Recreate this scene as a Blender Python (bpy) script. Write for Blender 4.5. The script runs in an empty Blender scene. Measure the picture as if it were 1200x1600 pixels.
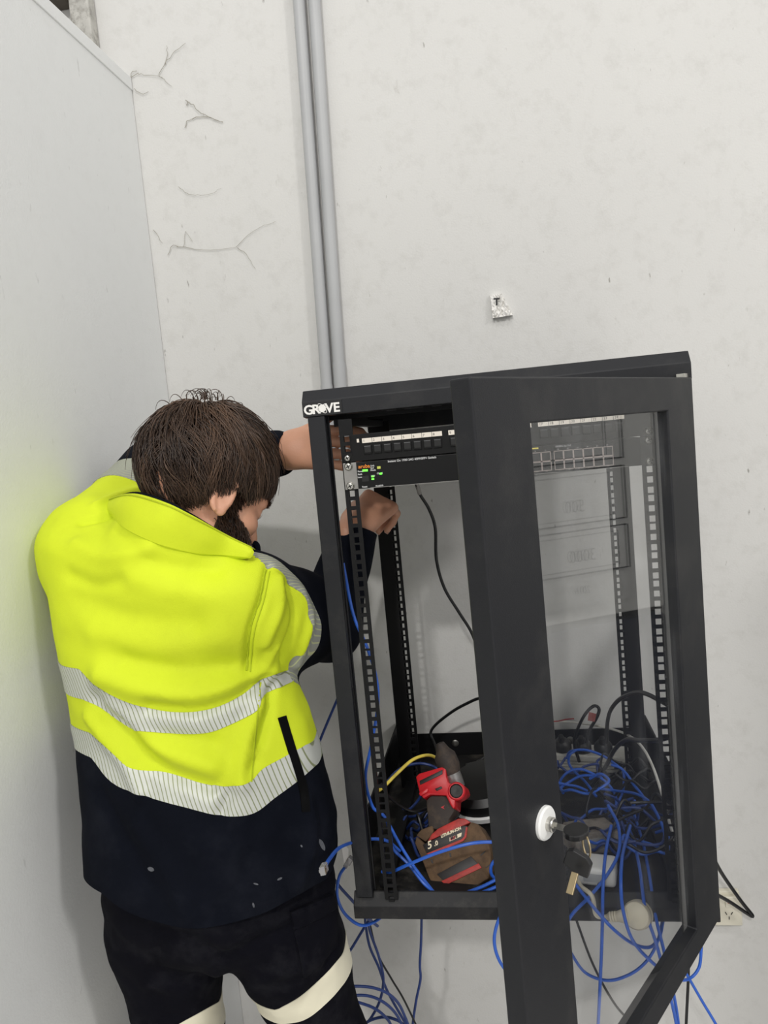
import bpy, bmesh, math, random
import numpy as np
from mathutils import Vector, Matrix
from mathutils.bvhtree import BVHTree

random.seed(7)
rng = np.random.default_rng(7)
SC = bpy.context.scene
COL = SC.collection

# ------------------------------------------------------------------ camera
Z0 = 1.77                      # height of the cabinet's top above the floor
CAM = np.array([0.3134, -1.1983, Z0 - 0.0888])
YAW, PITCH, ROLL, FPX = 0.1619, 0.0963, -0.0934, 1180.5

def cam_axes():
    f = np.array([-math.sin(YAW) * math.cos(PITCH), math.cos(YAW) * math.cos(PITCH), -math.sin(PITCH)])
    r = np.cross(f, [0, 0, 1]); r /= np.linalg.norm(r)
    u = np.cross(r, f)
    c, s = math.cos(ROLL), math.sin(ROLL)
    return c * r + s * u, -s * r + c * u, f
CR, CU, CF = cam_axes()
camd = bpy.data.cameras.new('camera'); cam = bpy.data.objects.new('camera', camd); COL.objects.link(cam)
camd.sensor_fit = 'VERTICAL'; camd.sensor_height = 36; camd.lens = FPX / 1600 * 36
camd.clip_start = 0.02; camd.clip_end = 100
m = Matrix.Identity(4)
for i in range(3):
    m[i][0] = CR[i]; m[i][1] = CU[i]; m[i][2] = -CF[i]; m[i][3] = CAM[i]
cam.matrix_world = m
SC.camera = cam

# ------------------------------------------------------------------ light
SC.view_settings.view_transform = 'Standard'
SC.view_settings.look = 'None'
SC.view_settings.gamma = 1
SC.view_settings.use_curve_mapping = False
SC.view_settings.exposure = -0.60
world = bpy.data.worlds.new('hall_light'); SC.world = world
world.use_nodes = True
world.node_tree.nodes['Background'].inputs[0].default_value = (1.0, 0.995, 0.98, 1)
world.node_tree.nodes['Background'].inputs[1].default_value = 1.15

def area(name, loc, target, size, power, col=(1, 0.98, 0.95)):
    l = bpy.data.lights.new(name, 'AREA'); l.shape = 'DISK'; l.size = size; l.energy = power; l.color = col
    o = bpy.data.objects.new(name, l); COL.objects.link(o); o.location = loc
    o.rotation_euler = (Vector(target) - Vector(loc)).to_track_quat('-Z', 'Y').to_euler()
    return o
area('high_bay_or_fill_lamp', (-0.22, -5.2, 4.95), (0, 0.3, 1.2), 0.26, 175)
area('high_bay_or_fill_lamp', (5.6, -4.4, 5.0), (0, 0.0, 1.2), 0.8, 190)
area('high_bay_or_fill_lamp', (0.9, -3.2, 6.4), (0.9, -3.0, 0), 0.5, 90)  # added downlight, unseen: its floor bounce brightens the lower walls

# ------------------------------------------------------------------ helpers
def at(px, py, Y):
    """world point on the plane y=Y behind photo pixel (1200x1600)"""
    d = CR * ((px - 600) / FPX) - CU * ((py - 800) / FPX) + CF
    t = (Y - CAM[1]) / d[1]
    return CAM + t * d
def ray(px, py):
    d = CR * ((px - 600) / FPX) - CU * ((py - 800) / FPX) + CF
    return d / np.linalg.norm(d)
def lin(c):
    if isinstance(c, (int, float)): c = (c, c, c)
    return tuple((v / 255 / 12.92 if v / 255 <= 0.04045 else ((v / 255 + 0.055) / 1.055) ** 2.4) for v in c)

MATS = {}
def mat(name, col, rough=0.5, metal=0.0, var=0.0, vscale=12, bump=0.0, bscale=80, spec=0.5, emit=None, estr=1.0, dirt=None, dscale=5, damt=0.5):
    """procedural principled material; col is sRGB 0-255"""
    if name in MATS: return MATS[name]
    M = bpy.data.materials.new(name); M.use_nodes = True
    nt = M.node_tree; b = nt.nodes['Principled BSDF']
    c = lin(col)
    b.inputs['Base Color'].default_value = (*c, 1)
    b.inputs['Roughness'].default_value = rough
    b.inputs['Metallic'].default_value = metal
    b.inputs['Specular IOR Level'].default_value = spec
    tc = nt.nodes.new('ShaderNodeTexCoord')
    sock = None
    if var > 0:
        n = nt.nodes.new('ShaderNodeTexNoise'); n.inputs['Scale'].default_value = vscale; n.inputs['Detail'].default_value = 6
        nt.links.new(tc.outputs['Object'], n.inputs['Vector'])
        r = nt.nodes.new('ShaderNodeValToRGB')
        r.color_ramp.elements[0].position = 0.3; r.color_ramp.elements[1].position = 0.7
        r.color_ramp.elements[0].color = (*[v * (1 - var) for v in c], 1)
        r.color_ramp.elements[1].color = (*[min(1, v * (1 + var)) for v in c], 1)
        nt.links.new(n.outputs['Fac'], r.inputs['Fac']); sock = r.outputs['Color']
    if dirt is not None:
        n = nt.nodes.new('ShaderNodeTexNoise'); n.inputs['Scale'].default_value = dscale; n.inputs['Detail'].default_value = 9; n.inputs['Roughness'].default_value = 0.7
        nt.links.new(tc.outputs['Object'], n.inputs['Vector'])
        r = nt.nodes.new('ShaderNodeValToRGB'); r.color_ramp.elements[0].position = 0.5; r.color_ramp.elements[1].position = 0.72
        r.color_ramp.elements[0].color = (0, 0, 0, 1); r.color_ramp.elements[1].color = (damt, damt, damt, 1)
        nt.links.new(n.outputs['Fac'], r.inputs['Fac'])
        mx = nt.nodes.new('ShaderNodeMix'); mx.data_type = 'RGBA'
        nt.links.new(r.outputs['Color'], mx.inputs['Factor'])
        if sock: nt.links.new(sock, mx.inputs['A'])
        else: mx.inputs['A'].default_value = (*c, 1)
        mx.inputs['B'].default_value = (*lin(dirt), 1)
        sock = mx.outputs['Result']
    if sock: nt.links.new(sock, b.inputs['Base Color'])
    if bump > 0:
        n = nt.nodes.new('ShaderNodeTexNoise'); n.inputs['Scale'].default_value = bscale; n.inputs['Detail'].default_value = 5
        nt.links.new(tc.outputs['Object'], n.inputs['Vector'])
        bp = nt.nodes.new('ShaderNodeBump'); bp.inputs['Strength'].default_value = bump; bp.inputs['Distance'].default_value = 0.002
        nt.links.new(n.outputs['Fac'], bp.inputs['Height']); nt.links.new(bp.outputs['Normal'], b.inputs['Normal'])
    if emit is not None:
        b.inputs['Emission Color'].default_value = (*lin(emit), 1); b.inputs['Emission Strength'].default_value = estr
    MATS[name] = M
    return M

def tag(o, label=None, cat=None, group=None, kind=None):
    if label: o['label'] = label
    if cat: o['category'] = cat
    if group: o['group'] = group
    if kind: o['kind'] = kind
    return o
def thing(name, label, cat, loc=(0, 0, 0), group=None):
    o = bpy.data.objects.new(name, None); COL.objects.link(o); o.location = loc; o.empty_display_size = 0.05
    return tag(o, label, cat, group)
def link(name, me, material, parent=None, smooth=False):
    o = bpy.data.objects.new(name, me); COL.objects.link(o)
    if material is not None:
        me.materials.clear(); me.materials.append(material)
    if smooth:
        me.polygons.foreach_set('use_smooth', [True] * len(me.polygons))
    if parent is not None:
        o.parent = parent
        w = parent_world(parent)
        o.matrix_parent_inverse = w.inverted()
    return o
def parent_world(o):
    M = Matrix.LocRotScale(o.location, o.rotation_euler, o.scale)
    if o.parent: M = parent_world(o.parent) @ o.matrix_parent_inverse @ M
    return M

class MB:
    """collects shapes (world coordinates) into one mesh"""
    def __init__(s): s.v = []; s.f = []
    def add(s, v, f):
        n = len(s.v); s.v.extend([tuple(map(float, p)) for p in v]); s.f.extend([tuple(i + n for i in q) for q in f]); return s
    def box(s, lo, hi, M=None):
        x0, y0, z0 = lo; x1, y1, z1 = hi
        v = [(x0, y0, z0), (x1, y0, z0), (x1, y1, z0), (x0, y1, z0), (x0, y0, z1), (x1, y0, z1), (x1, y1, z1), (x0, y1, z1)]
        if M is not None: v = [M @ Vector(p) for p in v]
        return s.add(v, [(0, 3, 2, 1), (4, 5, 6, 7), (0, 1, 5, 4), (1, 2, 6, 5), (2, 3, 7, 6), (3, 0, 4, 7)])
    def prism(s, poly, a, b, M=None):
        """poly: list of 2D points, extruded along local z from a to b"""
        n = len(poly)
        v = [(p[0], p[1], a) for p in poly] + [(p[0], p[1], b) for p in poly]
        if M is not None: v = [M @ Vector(p) for p in v]
        f = [tuple(range(n))[::-1], tuple(range(n, 2 * n))] + [(i, (i + 1) % n, n + (i + 1) % n, n + i) for i in range(n)]
        return s.add(v, f)
    def lathe(s, prof, M=None, n=24, caps=True):
        """prof: list of (radius, z)"""
        v = []; f = []
        for r, z in prof:
            for k in range(n):
                a = 2 * math.pi * k / n; v.append((r * math.cos(a), r * math.sin(a), z))
        for i in range(len(prof) - 1):
            for k in range(n):
                f.append((i * n + k, i * n + (k + 1) % n, (i + 1) * n + (k + 1) % n, (i + 1) * n + k))
        if caps:
            f.append(tuple(range(n))[::-1]); f.append(tuple(range((len(prof) - 1) * n, len(prof) * n)))
        if M is not None: v = [M @ Vector(p) for p in v]
        return s.add(v, f)
    def tube(s, pts, r, n=8, closed=False, r1=None):
        v, f = tube_geo(pts, r, n, closed, r1); return s.add(v, f)
    def build(s, name, material, parent=None, smooth=False, bevel=0.0, seg=2):
        me = bpy.data.meshes.new(name); me.from_pydata(s.v, [], s.f); me.update()
        if bevel > 0:
            bm = bmesh.new(); bm.from_mesh(me)
            bmesh.ops.remove_doubles(bm, verts=bm.verts, dist=1e-6)
            es = [e for e in bm.edges if len(e.link_faces) == 2 and e.calc_face_angle(0) > 0.5]
            bmesh.ops.bevel(bm, geom=es, offset=bevel, segments=seg, affect='EDGES', profile=0.5, clamp_overlap=True)
            bm.to_mesh(me); bm.free()
        o = link(name, me, material, parent)
        if smooth:
            me.polygons.foreach_set('use_smooth', [True] * len(me.polygons))
            try: me.set_sharp_from_angle(angle=math.radians(35))
            except Exception: pass
        return o

def catmull(P, per=8, closed=False):
    P = [np.array(p, float) for p in P]
    n = len(P)
    if n == 2: return [P[0] + (P[1] - P[0]) * t for t in np.linspace(0, 1, per + 1)]
    out = []
    segs = n if closed else n - 1
    for i in range(segs):
        if closed: p0, p1, p2, p3 = P[(i - 1) % n], P[i], P[(i + 1) % n], P[(i + 2) % n]
        else:
            p1, p2 = P[i], P[i + 1]
            p0 = P[i - 1] if i > 0 else 2 * p1 - p2
            p3 = P[i + 2] if i + 2 < n else 2 * p2 - p1
        for k in range(per):
            t = k / per
            out.append(0.5 * ((2 * p1) + (-p0 + p2) * t + (2 * p0 - 5 * p1 + 4 * p2 - p3) * t * t + (-p0 + 3 * p1 - 3 * p2 + p3) * t ** 3))
    if not closed: out.append(P[-1])
    return out
def tube_geo(pts, r, n=8, closed=False, r1=None):
    P = np.array(pts, float); m = len(P)
    T = np.roll(P, -1, 0) - np.roll(P, 1, 0) if closed else np.gradient(P, axis=0)
    T /= np.maximum(np.linalg.norm(T, axis=1, keepdims=True), 1e-9)
    a = np.array([0, 0, 1.0]) if abs(T[0][2]) < 0.9 else np.array([1.0, 0, 0])
    N = np.cross(T[0], a); N /= np.linalg.norm(N)
    v = []
    for i in range(m):
        N = N - T[i] * (N @ T[i]); N /= max(np.linalg.norm(N), 1e-9)
        B = np.cross(T[i], N)
        rr = r if r1 is None else r + (r1 - r) * i / (m - 1)
        for k in range(n):
            an = 2 * math.pi * k / n
            v.append(P[i] + rr * (math.cos(an) * N + math.sin(an) * B))
    f = []
    for i in range(m if closed else m - 1):
        j = (i + 1) % m
        for k in range(n):
            f.append((i * n + k, i * n + (k + 1) % n, j * n + (k + 1) % n, j * n + k))
    if not closed:
        f.append(tuple(range(n))[::-1]); f.append(tuple(range((m - 1) * n, m * n)))
    return v, f

def text(name, body, size, M, material, parent, extrude=0.0004, offset=0.0, align='LEFT', shear=0.0, sx=1.0):
    c = bpy.data.curves.new(name, 'FONT'); c.body = body; c.size = size; c.extrude = extrude; c.offset = offset
    c.align_x = align; c.shear = shear; c.resolution_u = 3
    o = bpy.data.objects.new(name, c); COL.objects.link(o)
    bpy.context.view_layer.update()
    me = bpy.data.meshes.new_from_object(o.evaluated_get(bpy.context.evaluated_depsgraph_get()))
    bpy.data.objects.remove(o); bpy.data.curves.remove(c)
    me.transform(Matrix.Diagonal((sx, 1, 1, 1))); me.transform(M); me.name = name
    return link(name, me, material, parent)
def frame(origin, xdir, ydir):
    """matrix with local x along xdir, local y roughly along ydir, z = x cross y"""
    x = Vector(xdir).normalized(); y = Vector(ydir); y = (y - x * y.dot(x)).normalized(); z = x.cross(y)
    M = Matrix.Identity(4)
    for i in range(3):
        M[i][0] = x[i]; M[i][1] = y[i]; M[i][2] = z[i]; M[i][3] = float(origin[i])
    return M

# ------------------------------------------------------------------ implicit surfaces (for the figure)
class Field:
    def __init__(s, lo, hi, h):
        s.lo = np.array(lo, float); s.h = h
        s.n = np.ceil((np.array(hi) - s.lo) / h).astype(int) + 1
        s.ax = [s.lo[i] + h * np.arange(s.n[i]) for i in range(3)]
        s.F = np.full(tuple(s.n), 0.2, np.float32)
    def add(s, fn, lo, hi, k=0.0, sub=False):
        pad = k + 3 * s.h
        i0 = np.clip(np.floor((np.array(lo) - pad - s.lo) / s.h).astype(int), 0, s.n)
        i1 = np.clip(np.ceil((np.array(hi) + pad - s.lo) / s.h).astype(int) + 1, 0, s.n)
        if np.any(i1 <= i0): return s
        sl = tuple(slice(a, b) for a, b in zip(i0, i1))
        x, y, z = s.ax[0][sl[0]][:, None, None], s.ax[1][sl[1]][None, :, None], s.ax[2][sl[2]][None, None, :]
        g = fn(x, y, z); f = s.F[sl]
        if sub: f, g = -f, g
        if k > 0:
            hh = np.maximum(k - np.abs(f - g), 0) / k; o = np.minimum(f, g) - hh * hh * k * 0.25
        else: o = np.minimum(f, g)
        s.F[sl] = (-o if sub else o)
        return s
    def cone(s, a, b, ra, rb, k=0.02, sub=False):
        a = np.array(a, float); b = np.array(b, float); ba = b - a; L = max(ba @ ba, 1e-9)
        def fn(x, y, z):
            t = np.clip(((x - a[0]) * ba[0] + (y - a[1]) * ba[1] + (z - a[2]) * ba[2]) / L, 0, 1)
            return np.sqrt((x - a[0] - t * ba[0]) ** 2 + (y - a[1] - t * ba[1]) ** 2 + (z - a[2] - t * ba[2]) ** 2) - (ra + (rb - ra) * t)
        R = max(ra, rb)
        return s.add(fn, np.minimum(a, b) - R, np.maximum(a, b) + R, k, sub)
    def ell(s, c, r, axes=None, k=0.02, sub=False):
        c = np.array(c, float); r = np.array(r, float); A = np.eye(3) if axes is None else np.array(axes)
        def fn(x, y, z):
            dx, dy, dz = x - c[0], y - c[1], z - c[2]
            q = [A[i][0] * dx + A[i][1] * dy + A[i][2] * dz for i in range(3)]
            k0 = np.sqrt(sum((q[i] / r[i]) ** 2 for i in range(3))); k1 = np.sqrt(sum((q[i] / r[i] ** 2) ** 2 for i in range(3)))
            return k0 * (k0 - 1) / np.maximum(k1, 1e-6)
        R = max(r)
        return s.add(fn, c - R, c + R, k, sub)
    def mesh(s, smooth=1):
        V, Q = surface_nets(s.F, s.lo, s.h)
        T = np.concatenate([Q[:, [0, 1, 2]], Q[:, [0, 2, 3]]])
        for _ in range(smooth): V = lap(V, Q)
        return V, T
def surface_nets(F, lo, h):
    n = np.array(F.shape); ins = F < 0
    c = np.zeros(tuple(n - 1), np.int8)
    offs = [(i, j, k) for i in (0, 1) for j in (0, 1) for k in (0, 1)]
    for o in offs: c += ins[o[0]:n[0] - 1 + o[0], o[1]:n[1] - 1 + o[1], o[2]:n[2] - 1 + o[2]]
    idx = np.argwhere((c > 0) & (c < 8))
    ids = np.full(tuple(n - 1), -1, np.int64); ids[tuple(idx.T)] = np.arange(len(idx))
    val = {o: F[idx[:, 0] + o[0], idx[:, 1] + o[1], idx[:, 2] + o[2]] for o in offs}
    acc = np.zeros((len(idx), 3)); cnt = np.zeros(len(idx))
    for o in offs:
        for ax in range(3):
            if o[ax] == 0:
                p = list(o); p[ax] = 1; p = tuple(p)
                a, b = val[o], val[p]; mk = (a < 0) != (b < 0)
                t = np.where(mk, a / np.where(mk, a - b, 1), 0)
                q = np.tile(np.array(o, float), (len(idx), 1)); q[:, ax] += t
                acc += q * mk[:, None]; cnt += mk
    V = lo + h * (idx + acc / cnt[:, None])
    quads = []
    for ax in range(3):
        b1, b2 = [a for a in range(3) if a != ax]
        s0 = [slice(None)] * 3; s1 = [slice(None)] * 3
        s0[ax] = slice(0, -1); s1[ax] = slice(1, None)
        d = ins[tuple(s0)].astype(np.int8) - ins[tuple(s1)].astype(np.int8)
        e = np.argwhere(d != 0); sg = d[tuple(e.T)]
        ok = (e[:, b1] > 0) & (e[:, b2] > 0) & (e[:, b1] < n[b1] - 1) & (e[:, b2] < n[b2] - 1)
        e = e[ok]; sg = sg[ok]
        def cell(u, w):
            q = e.copy(); q[:, b1] += u; q[:, b2] += w; return ids[tuple(q.T)]
        Q = np.stack([cell(-1, -1), cell(0, -1), cell(0, 0), cell(-1, 0)], 1)
        flip = (sg < 0) if ax != 1 else (sg > 0)
        Q[flip] = Q[flip][:, ::-1]
        quads.append(Q)
    return V, np.concatenate(quads)
def lap(V, Q, w=0.5):
    A = np.zeros_like(V); c = np.zeros(len(V)); m = Q.shape[1]
    for i in range(m):
        a, b = Q[:, i], Q[:, (i + 1) % m]
        np.add.at(A, a, V[b]); np.add.at(c, a, 1)
    return V * (1 - w) + w * A / np.maximum(c, 1)[:, None]
def vnormals(V, T):
    N = np.zeros_like(V); fn = np.cross(V[T[:, 1]] - V[T[:, 0]], V[T[:, 2]] - V[T[:, 0]])
    for i in range(3): np.add.at(N, T[:, i], fn)
    return N / np.maximum(np.linalg.norm(N, axis=1, keepdims=True), 1e-12)
class Surf:
    """triangle surface that can be cut exactly along the zero line of a field into named regions"""
    def __init__(s, V, T):
        s.V = V; s.T = T; s.N = vnormals(V, T); s.R = np.zeros(len(T), int)
    def bvh(s): return BVHTree.FromPolygons([tuple(p) for p in s.V], [tuple(int(i) for i in t) for t in s.T])
    def cut(s, fld, src, dst):
        """triangles of region src where fld>0 become region dst"""
        f = fld(s.V) + 1e-9
        f = np.where(np.abs(f) < 1e-7, 1e-7, f)
        sel = s.R == src; pos = f[s.T] > 0; np_ = pos.sum(1)
        s.R[sel & (np_ == 3)] = dst
        mix = np.where(sel & (np_ > 0) & (np_ < 3))[0]
        if len(mix) == 0: return
        nv = []; nn = []; cache = {}; base = len(s.V); newT = []; newR = []
        def mid(a, b):
            key = (a, b) if a < b else (b, a)
            if key not in cache:
                a, b = key; t = f[a] / (f[a] - f[b])
                nv.append(s.V[a] + (s.V[b] - s.V[a]) * t); nn.append(s.N[a] + (s.N[b] - s.N[a]) * t); cache[key] = base + len(nv) - 1
            return cache[key]
        for ti in mix:
            t = [int(i) for i in s.T[ti]]; p = [f[i] > 0 for i in t]
            k = [i for i in range(3) if p[i] != p[(i + 1) % 3] and p[i] != p[(i + 2) % 3]][0]
            a, b, c = t[k], t[(k + 1) % 3], t[(k + 2) % 3]
            ab, ac = mid(a, b), mid(a, c)
            newT += [(a, ab, ac), (ab, b, c), (ab, c, ac)]
            newR += [dst if p[k] else src] + [src if p[k] else dst] * 2
        keep = np.ones(len(s.T), bool); keep[mix] = False
        s.V = np.concatenate([s.V, np.array(nv)]); n2 = np.array(nn); n2 /= np.linalg.norm(n2, axis=1, keepdims=True); s.N = np.concatenate([s.N, n2])
        s.T = np.concatenate([s.T[keep], np.array(newT)]); s.R = np.concatenate([s.R[keep], np.array(newR)])
    def emit(s, region, name, material, parent, off=0.0, thick=0.0):
        T = s.T[s.R == region]; u, inv = np.unique(T, return_inverse=True); T = inv.reshape(-1, 3)
        V = s.V[u] + s.N[u] * off; N = s.N[u]
        F = [tuple(t) for t in T]
        if thick > 0:
            n = len(V); e = {}
            for a, b, c in F:
                for q in ((a, b), (b, c), (c, a)): e[q] = 1
            F2 = F + [(c + n, b + n, a + n) for a, b, c in F]
            for (a, b) in e:
                if (b, a) not in e: F2.append((b, a, a + n, b + n))
            V = np.concatenate([V, V - N * thick]); N = np.concatenate([N, -N]); F = F2
        me = bpy.data.meshes.new(name); me.from_pydata([tuple(p) for p in V], [], F); me.update()
        o = link(name, me, material, parent, smooth=True)
        me.normals_split_custom_set_from_vertices([tuple(x) for x in N])
        return o
def seg_dist(V, P):
    d = np.full(len(V), 9.0)
    for a, b in zip(P[:-1], P[1:]):
        a = np.array(a); b = np.array(b); ba = b - a
        t = np.clip((V - a) @ ba / max(ba @ ba, 1e-12), 0, 1)
        d = np.minimum(d, np.linalg.norm(V - a - t[:, None] * ba, axis=1))
    return d
def cast(bvh, px, py, back=None):
    h = bvh.ray_cast(Vector(CAM), Vector(ray(px, py)))
    return (np.array(h[0]), np.array(h[1])) if h[0] is not None else (None, None)
# ------------------------------------------------------------------ the room
def wall_material(name, col, smudge, sc=3.0):
    M = bpy.data.materials.new(name); M.use_nodes = True; nt = M.node_tree; b = nt.nodes['Principled BSDF']
    b.inputs['Roughness'].default_value = 0.75
    tc = nt.nodes.new('ShaderNodeTexCoord')
    def noise(scale, det=8, rough=0.6, stretch=(1, 1, 1), loc=(0, 0, 0)):
        mp = nt.nodes.new('ShaderNodeMapping'); mp.inputs['Scale'].default_value = stretch; mp.inputs['Location'].default_value = loc
        nt.links.new(tc.outputs['Object'], mp.inputs['Vector'])
        n = nt.nodes.new('ShaderNodeTexNoise'); n.inputs['Scale'].default_value = scale; n.inputs['Detail'].default_value = det; n.inputs['Roughness'].default_value = rough
        nt.links.new(mp.outputs['Vector'], n.inputs['Vector']); return n.outputs['Fac']
    def ramp(s, p0, p1, a, c):
        r = nt.nodes.new('ShaderNodeValToRGB'); r.color_ramp.elements[0].position = p0; r.color_ramp.elements[1].position = p1
        r.color_ramp.elements[0].color = (a, a, a, 1); r.color_ramp.elements[1].color = (c, c, c, 1)
        nt.links.new(s, r.inputs['Fac']); return r.outputs['Color']
    def mix(f, A, B):
        mx = nt.nodes.new('ShaderNodeMix'); mx.data_type = 'RGBA'; nt.links.new(f, mx.inputs['Factor'])
        if isinstance(A, tuple): mx.inputs['A'].default_value = (*A, 1)
        else: nt.links.new(A, mx.inputs['A'])
        mx.inputs['B'].default_value = (*B, 1); return mx.outputs['Result']
    c = lin(col)
    s = mix(ramp(noise(sc), 0.35, 0.75, 0, 0.22), c, tuple(v * 0.86 for v in c))
    s = mix(ramp(noise(26, 10, 0.7), 0.5, 0.8, 0, 0.18 * smudge), s, lin((150, 147, 138)))
    s = mix(ramp(noise(70, 4, 0.5, (1, 1, 0.35), (3, 1, 2)), 0.70, 0.76, 0, 0.55 * smudge), s, lin((120, 116, 108)))
    s = mix(ramp(noise(14, 12, 0.75, (1.5, 1, 0.5), (7, 4, 1)), 0.66, 0.74, 0, 0.35 * smudge), s, lin((140, 134, 124)))
    nt.links.new(s, b.inputs['Base Color'])
    n2 = noise(220, 4, 0.6); bp = nt.nodes.new('ShaderNodeBump'); bp.inputs['Strength'].default_value = 0.25; bp.inputs['Distance'].default_value = 0.002
    nt.links.new(n2, bp.inputs['Height']); nt.links.new(bp.outputs['Normal'], b.inputs['Normal'])
    return M
M_WALL = wall_material('painted_masonry', (207, 206, 203), 1.25)
M_PART = wall_material('painted_board', (226, 227, 226), 0.35, 1.5)
M_FLOOR = mat('pale_concrete', (208, 206, 203), 0.7, var=0.2, vscale=3, bump=0.2)
YW = 0.6
XL = -0.494
fl = MB().box((-4, -8, -0.06), (6, YW + 0.2, 0)).build('floor', M_FLOOR); tag(fl, 'grey concrete warehouse floor', kind='structure')
wb = MB().box((-3, YW, 0), (6, YW + 0.2, 4.6)).build('wall_back', M_WALL); tag(wb, 'scuffed white painted masonry wall behind the cabinet', kind='structure')
ztop = at(205, 122, YW)[2]
wl = MB().box((XL - 0.07, -6, 0), (XL, YW - 0.002, ztop - 0.03)).build('wall_left', M_PART); tag(wl, 'smooth light grey partition wall beside the worker', kind='structure')
t1 = MB().box((XL - 0.075, -6, ztop - 0.03), (XL + 0.003, YW - 0.002, ztop)).build('trim_1', M_PART, bevel=0.002); tag(t1, 'capping strip along the top of the partition', kind='structure')
# post and dark beam on the back wall above the partition
pc = at(133, 20, YW)
M_OLDPOST = mat('weathered_post', (178, 176, 170), 0.7, var=0.15, vscale=30, dirt=(95, 90, 80), dscale=40, damt=0.8)
t2 = MB().box((pc[0] - 0.022, YW - 0.035, ztop + 0.0), (pc[0] + 0.028, YW - 0.001, 4.2)).build('trim_2', M_OLDPOST, bevel=0.004); tag(t2, 'weathered vertical strip on the wall above the partition', kind='structure')
bc = at(100, 6, YW)
t3 = MB().box((-2.6, YW - 0.05, bc[2] - 0.016), (pc[0] - 0.024, YW - 0.001, bc[2] + 0.05)).build('trim_3', mat('dark_beam', (70, 64, 56), 0.8, var=0.2), bevel=0.003); tag(t3, 'dark horizontal beam at the top left corner', kind='structure')

# two grey conduits
M_COND = mat('grey_conduit', (172, 173, 174), 0.45, var=0.04, vscale=8)
for k, (xa, xb, lab) in enumerate((((467, 0), (510.5, 600), 'left grey plastic conduit of the pair running up the wall'), ((491, 0), (531.5, 600), 'right grey plastic conduit of the pair running up the wall'))):
    a = at(xa[0], xa[1], YW - 0.016); b = at(xb[0], xb[1], YW - 0.016); d = (a - b) / (a[2] - b[2])
    top = b + d * (4.4 - b[2]); bot = b + d * (Z0 - 0.12 - b[2])
    t = thing('conduit', lab, 'conduit', bot, 'conduits on the back wall')
    MB().tube([bot, b, a, top], 0.0140, 20).build('pipe', M_COND, t, smooth=True)
    for z in (Z0 + 0.02 + 0.05 * k, 4.0):
        c = b + d * (z - b[2])
        MB().tube([c - d * 0.03, c + d * 0.03], 0.0152, 20).build('coupling', M_COND, t, smooth=True)
# ------------------------------------------------------------------ wall-mounted network cabinet
H = 0.907; CW = 0.6; CD = 0.595
def zc(z): return Z0 + z
M_CAB = mat('charcoal_powder_coat', (24, 25, 29), 0.5, spec=0.35, var=0.05, vscale=5, bump=0.12, bscale=900, dirt=(86, 84, 80), dscale=9, damt=0.18)
M_CABD = mat('black_powder_coat', (11, 11, 13), 0.55, spec=0.25, var=0.1, vscale=9, bump=0.1, bscale=900)
M_TRAY = mat('dusty_black_tray', (24, 23, 23), 0.6, spec=0.3, var=0.2, vscale=14, dirt=(120, 114, 104), dscale=16, damt=0.35)
M_STEEL = mat('zinc_steel', (200, 198, 192), 0.28, metal=1.0)
M_SILV = mat('bare_aluminium', (150, 148, 145), 0.4, metal=0.85, var=0.1, vscale=40)
cab = thing('network_cabinet', 'charcoal open-sided wall cabinet with its glass door swung open', 'cabinet', (0.3, 0.3, zc(-H)))
# top: a folded panel with a chamfered front lip, hollow underneath
FYZ = Matrix(((0, 0, 1, 0), (1, 0, 0, 0), (0, 1, 0, 0), (0, 0, 0, 1)))          # prism axes: local x->world y, y->z, z->x
def yz(poly, x0, x1, mb=None): return (mb or MB()).prism([(p[0], zc(p[1])) for p in poly], x0, x1, FYZ)
top = yz([(0.014, 0), (CD, 0), (CD, -0.004), (0.018, -0.004), (0.004, -0.02), (0.004, -0.039), (0.02, -0.039), (0.02, -0.043), (0, -0.043), (0, -0.018)], 0, CW)
top.box((0, 0.02, zc(-0.043)), (0.003, CD, zc(-0.004))); top.box((CW - 0.003, 0.02, zc(-0.043)), (CW, CD, zc(-0.004)))
top.box((0, CD - 0.003, zc(-0.07)), (CW, CD, zc(-0.004)))
top.build('top_panel', M_CAB, cab, bevel=0.0012)
MB().box((0.004, 0.05, zc(-0.05)), (CW - 0.004, 0.075, zc(-0.0045))).box((0.004, 0.3, zc(-0.03)), (CW - 0.004, 0.33, zc(-0.0045))).build('top_brace', M_CABD, cab)
for xa in (0.13, 0.16, 0.205):
    MB().box((xa, 0.048, zc(-0.044)), (xa + (0.03 if xa > 0.15 and xa < 0.2 else 0.016), 0.0502, zc(-0.037))).build('vent_slot', mat('slot_grey', (58, 58, 60), 0.6), cab)
# bottom: front rail, tray, skirts and rear flange
yz([(0, -H), (0, -0.884), (0.016, -0.866), (0.02, -0.866), (0.02, -H)], 0, CW).build('bottom_rail', mat('dusty_charcoal', (28, 28, 30), 0.5, spec=0.3, var=0.1, vscale=30, dirt=(96, 93, 87), dscale=22, damt=0.3), cab, bevel=0.0015)
MB().box((0.003, 0.02, zc(-H + 0.012)), (CW - 0.003, CD, zc(-0.874))).build('tray', M_TRAY, cab)
for xa in (0.002, CW - 0.006):
    MB().box((xa, 0.03, zc(-0.874)), (xa + 0.004, CD, zc(-0.792))).build('side_skirt', M_CABD, cab, bevel=0.001)
MB().box((0.003, CD - 0.012, zc(-0.874)), (CW - 0.003, CD - 0.008, zc(-0.818))).build('rear_flange', M_CABD, cab, bevel=0.001)
for xf, in ((0.145,), (0.42,)):
    MB().lathe([(0.0085, 0), (0.0085, 0.002), (0.005, 0.0035), (0.002, 0.0035)], frame((xf, CD - 0.0125, zc(-0.843)), (1, 0, 0), (0, 0, 1)) , 16).build('flange_bolt', M_STEEL, cab, smooth=True)
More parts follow.
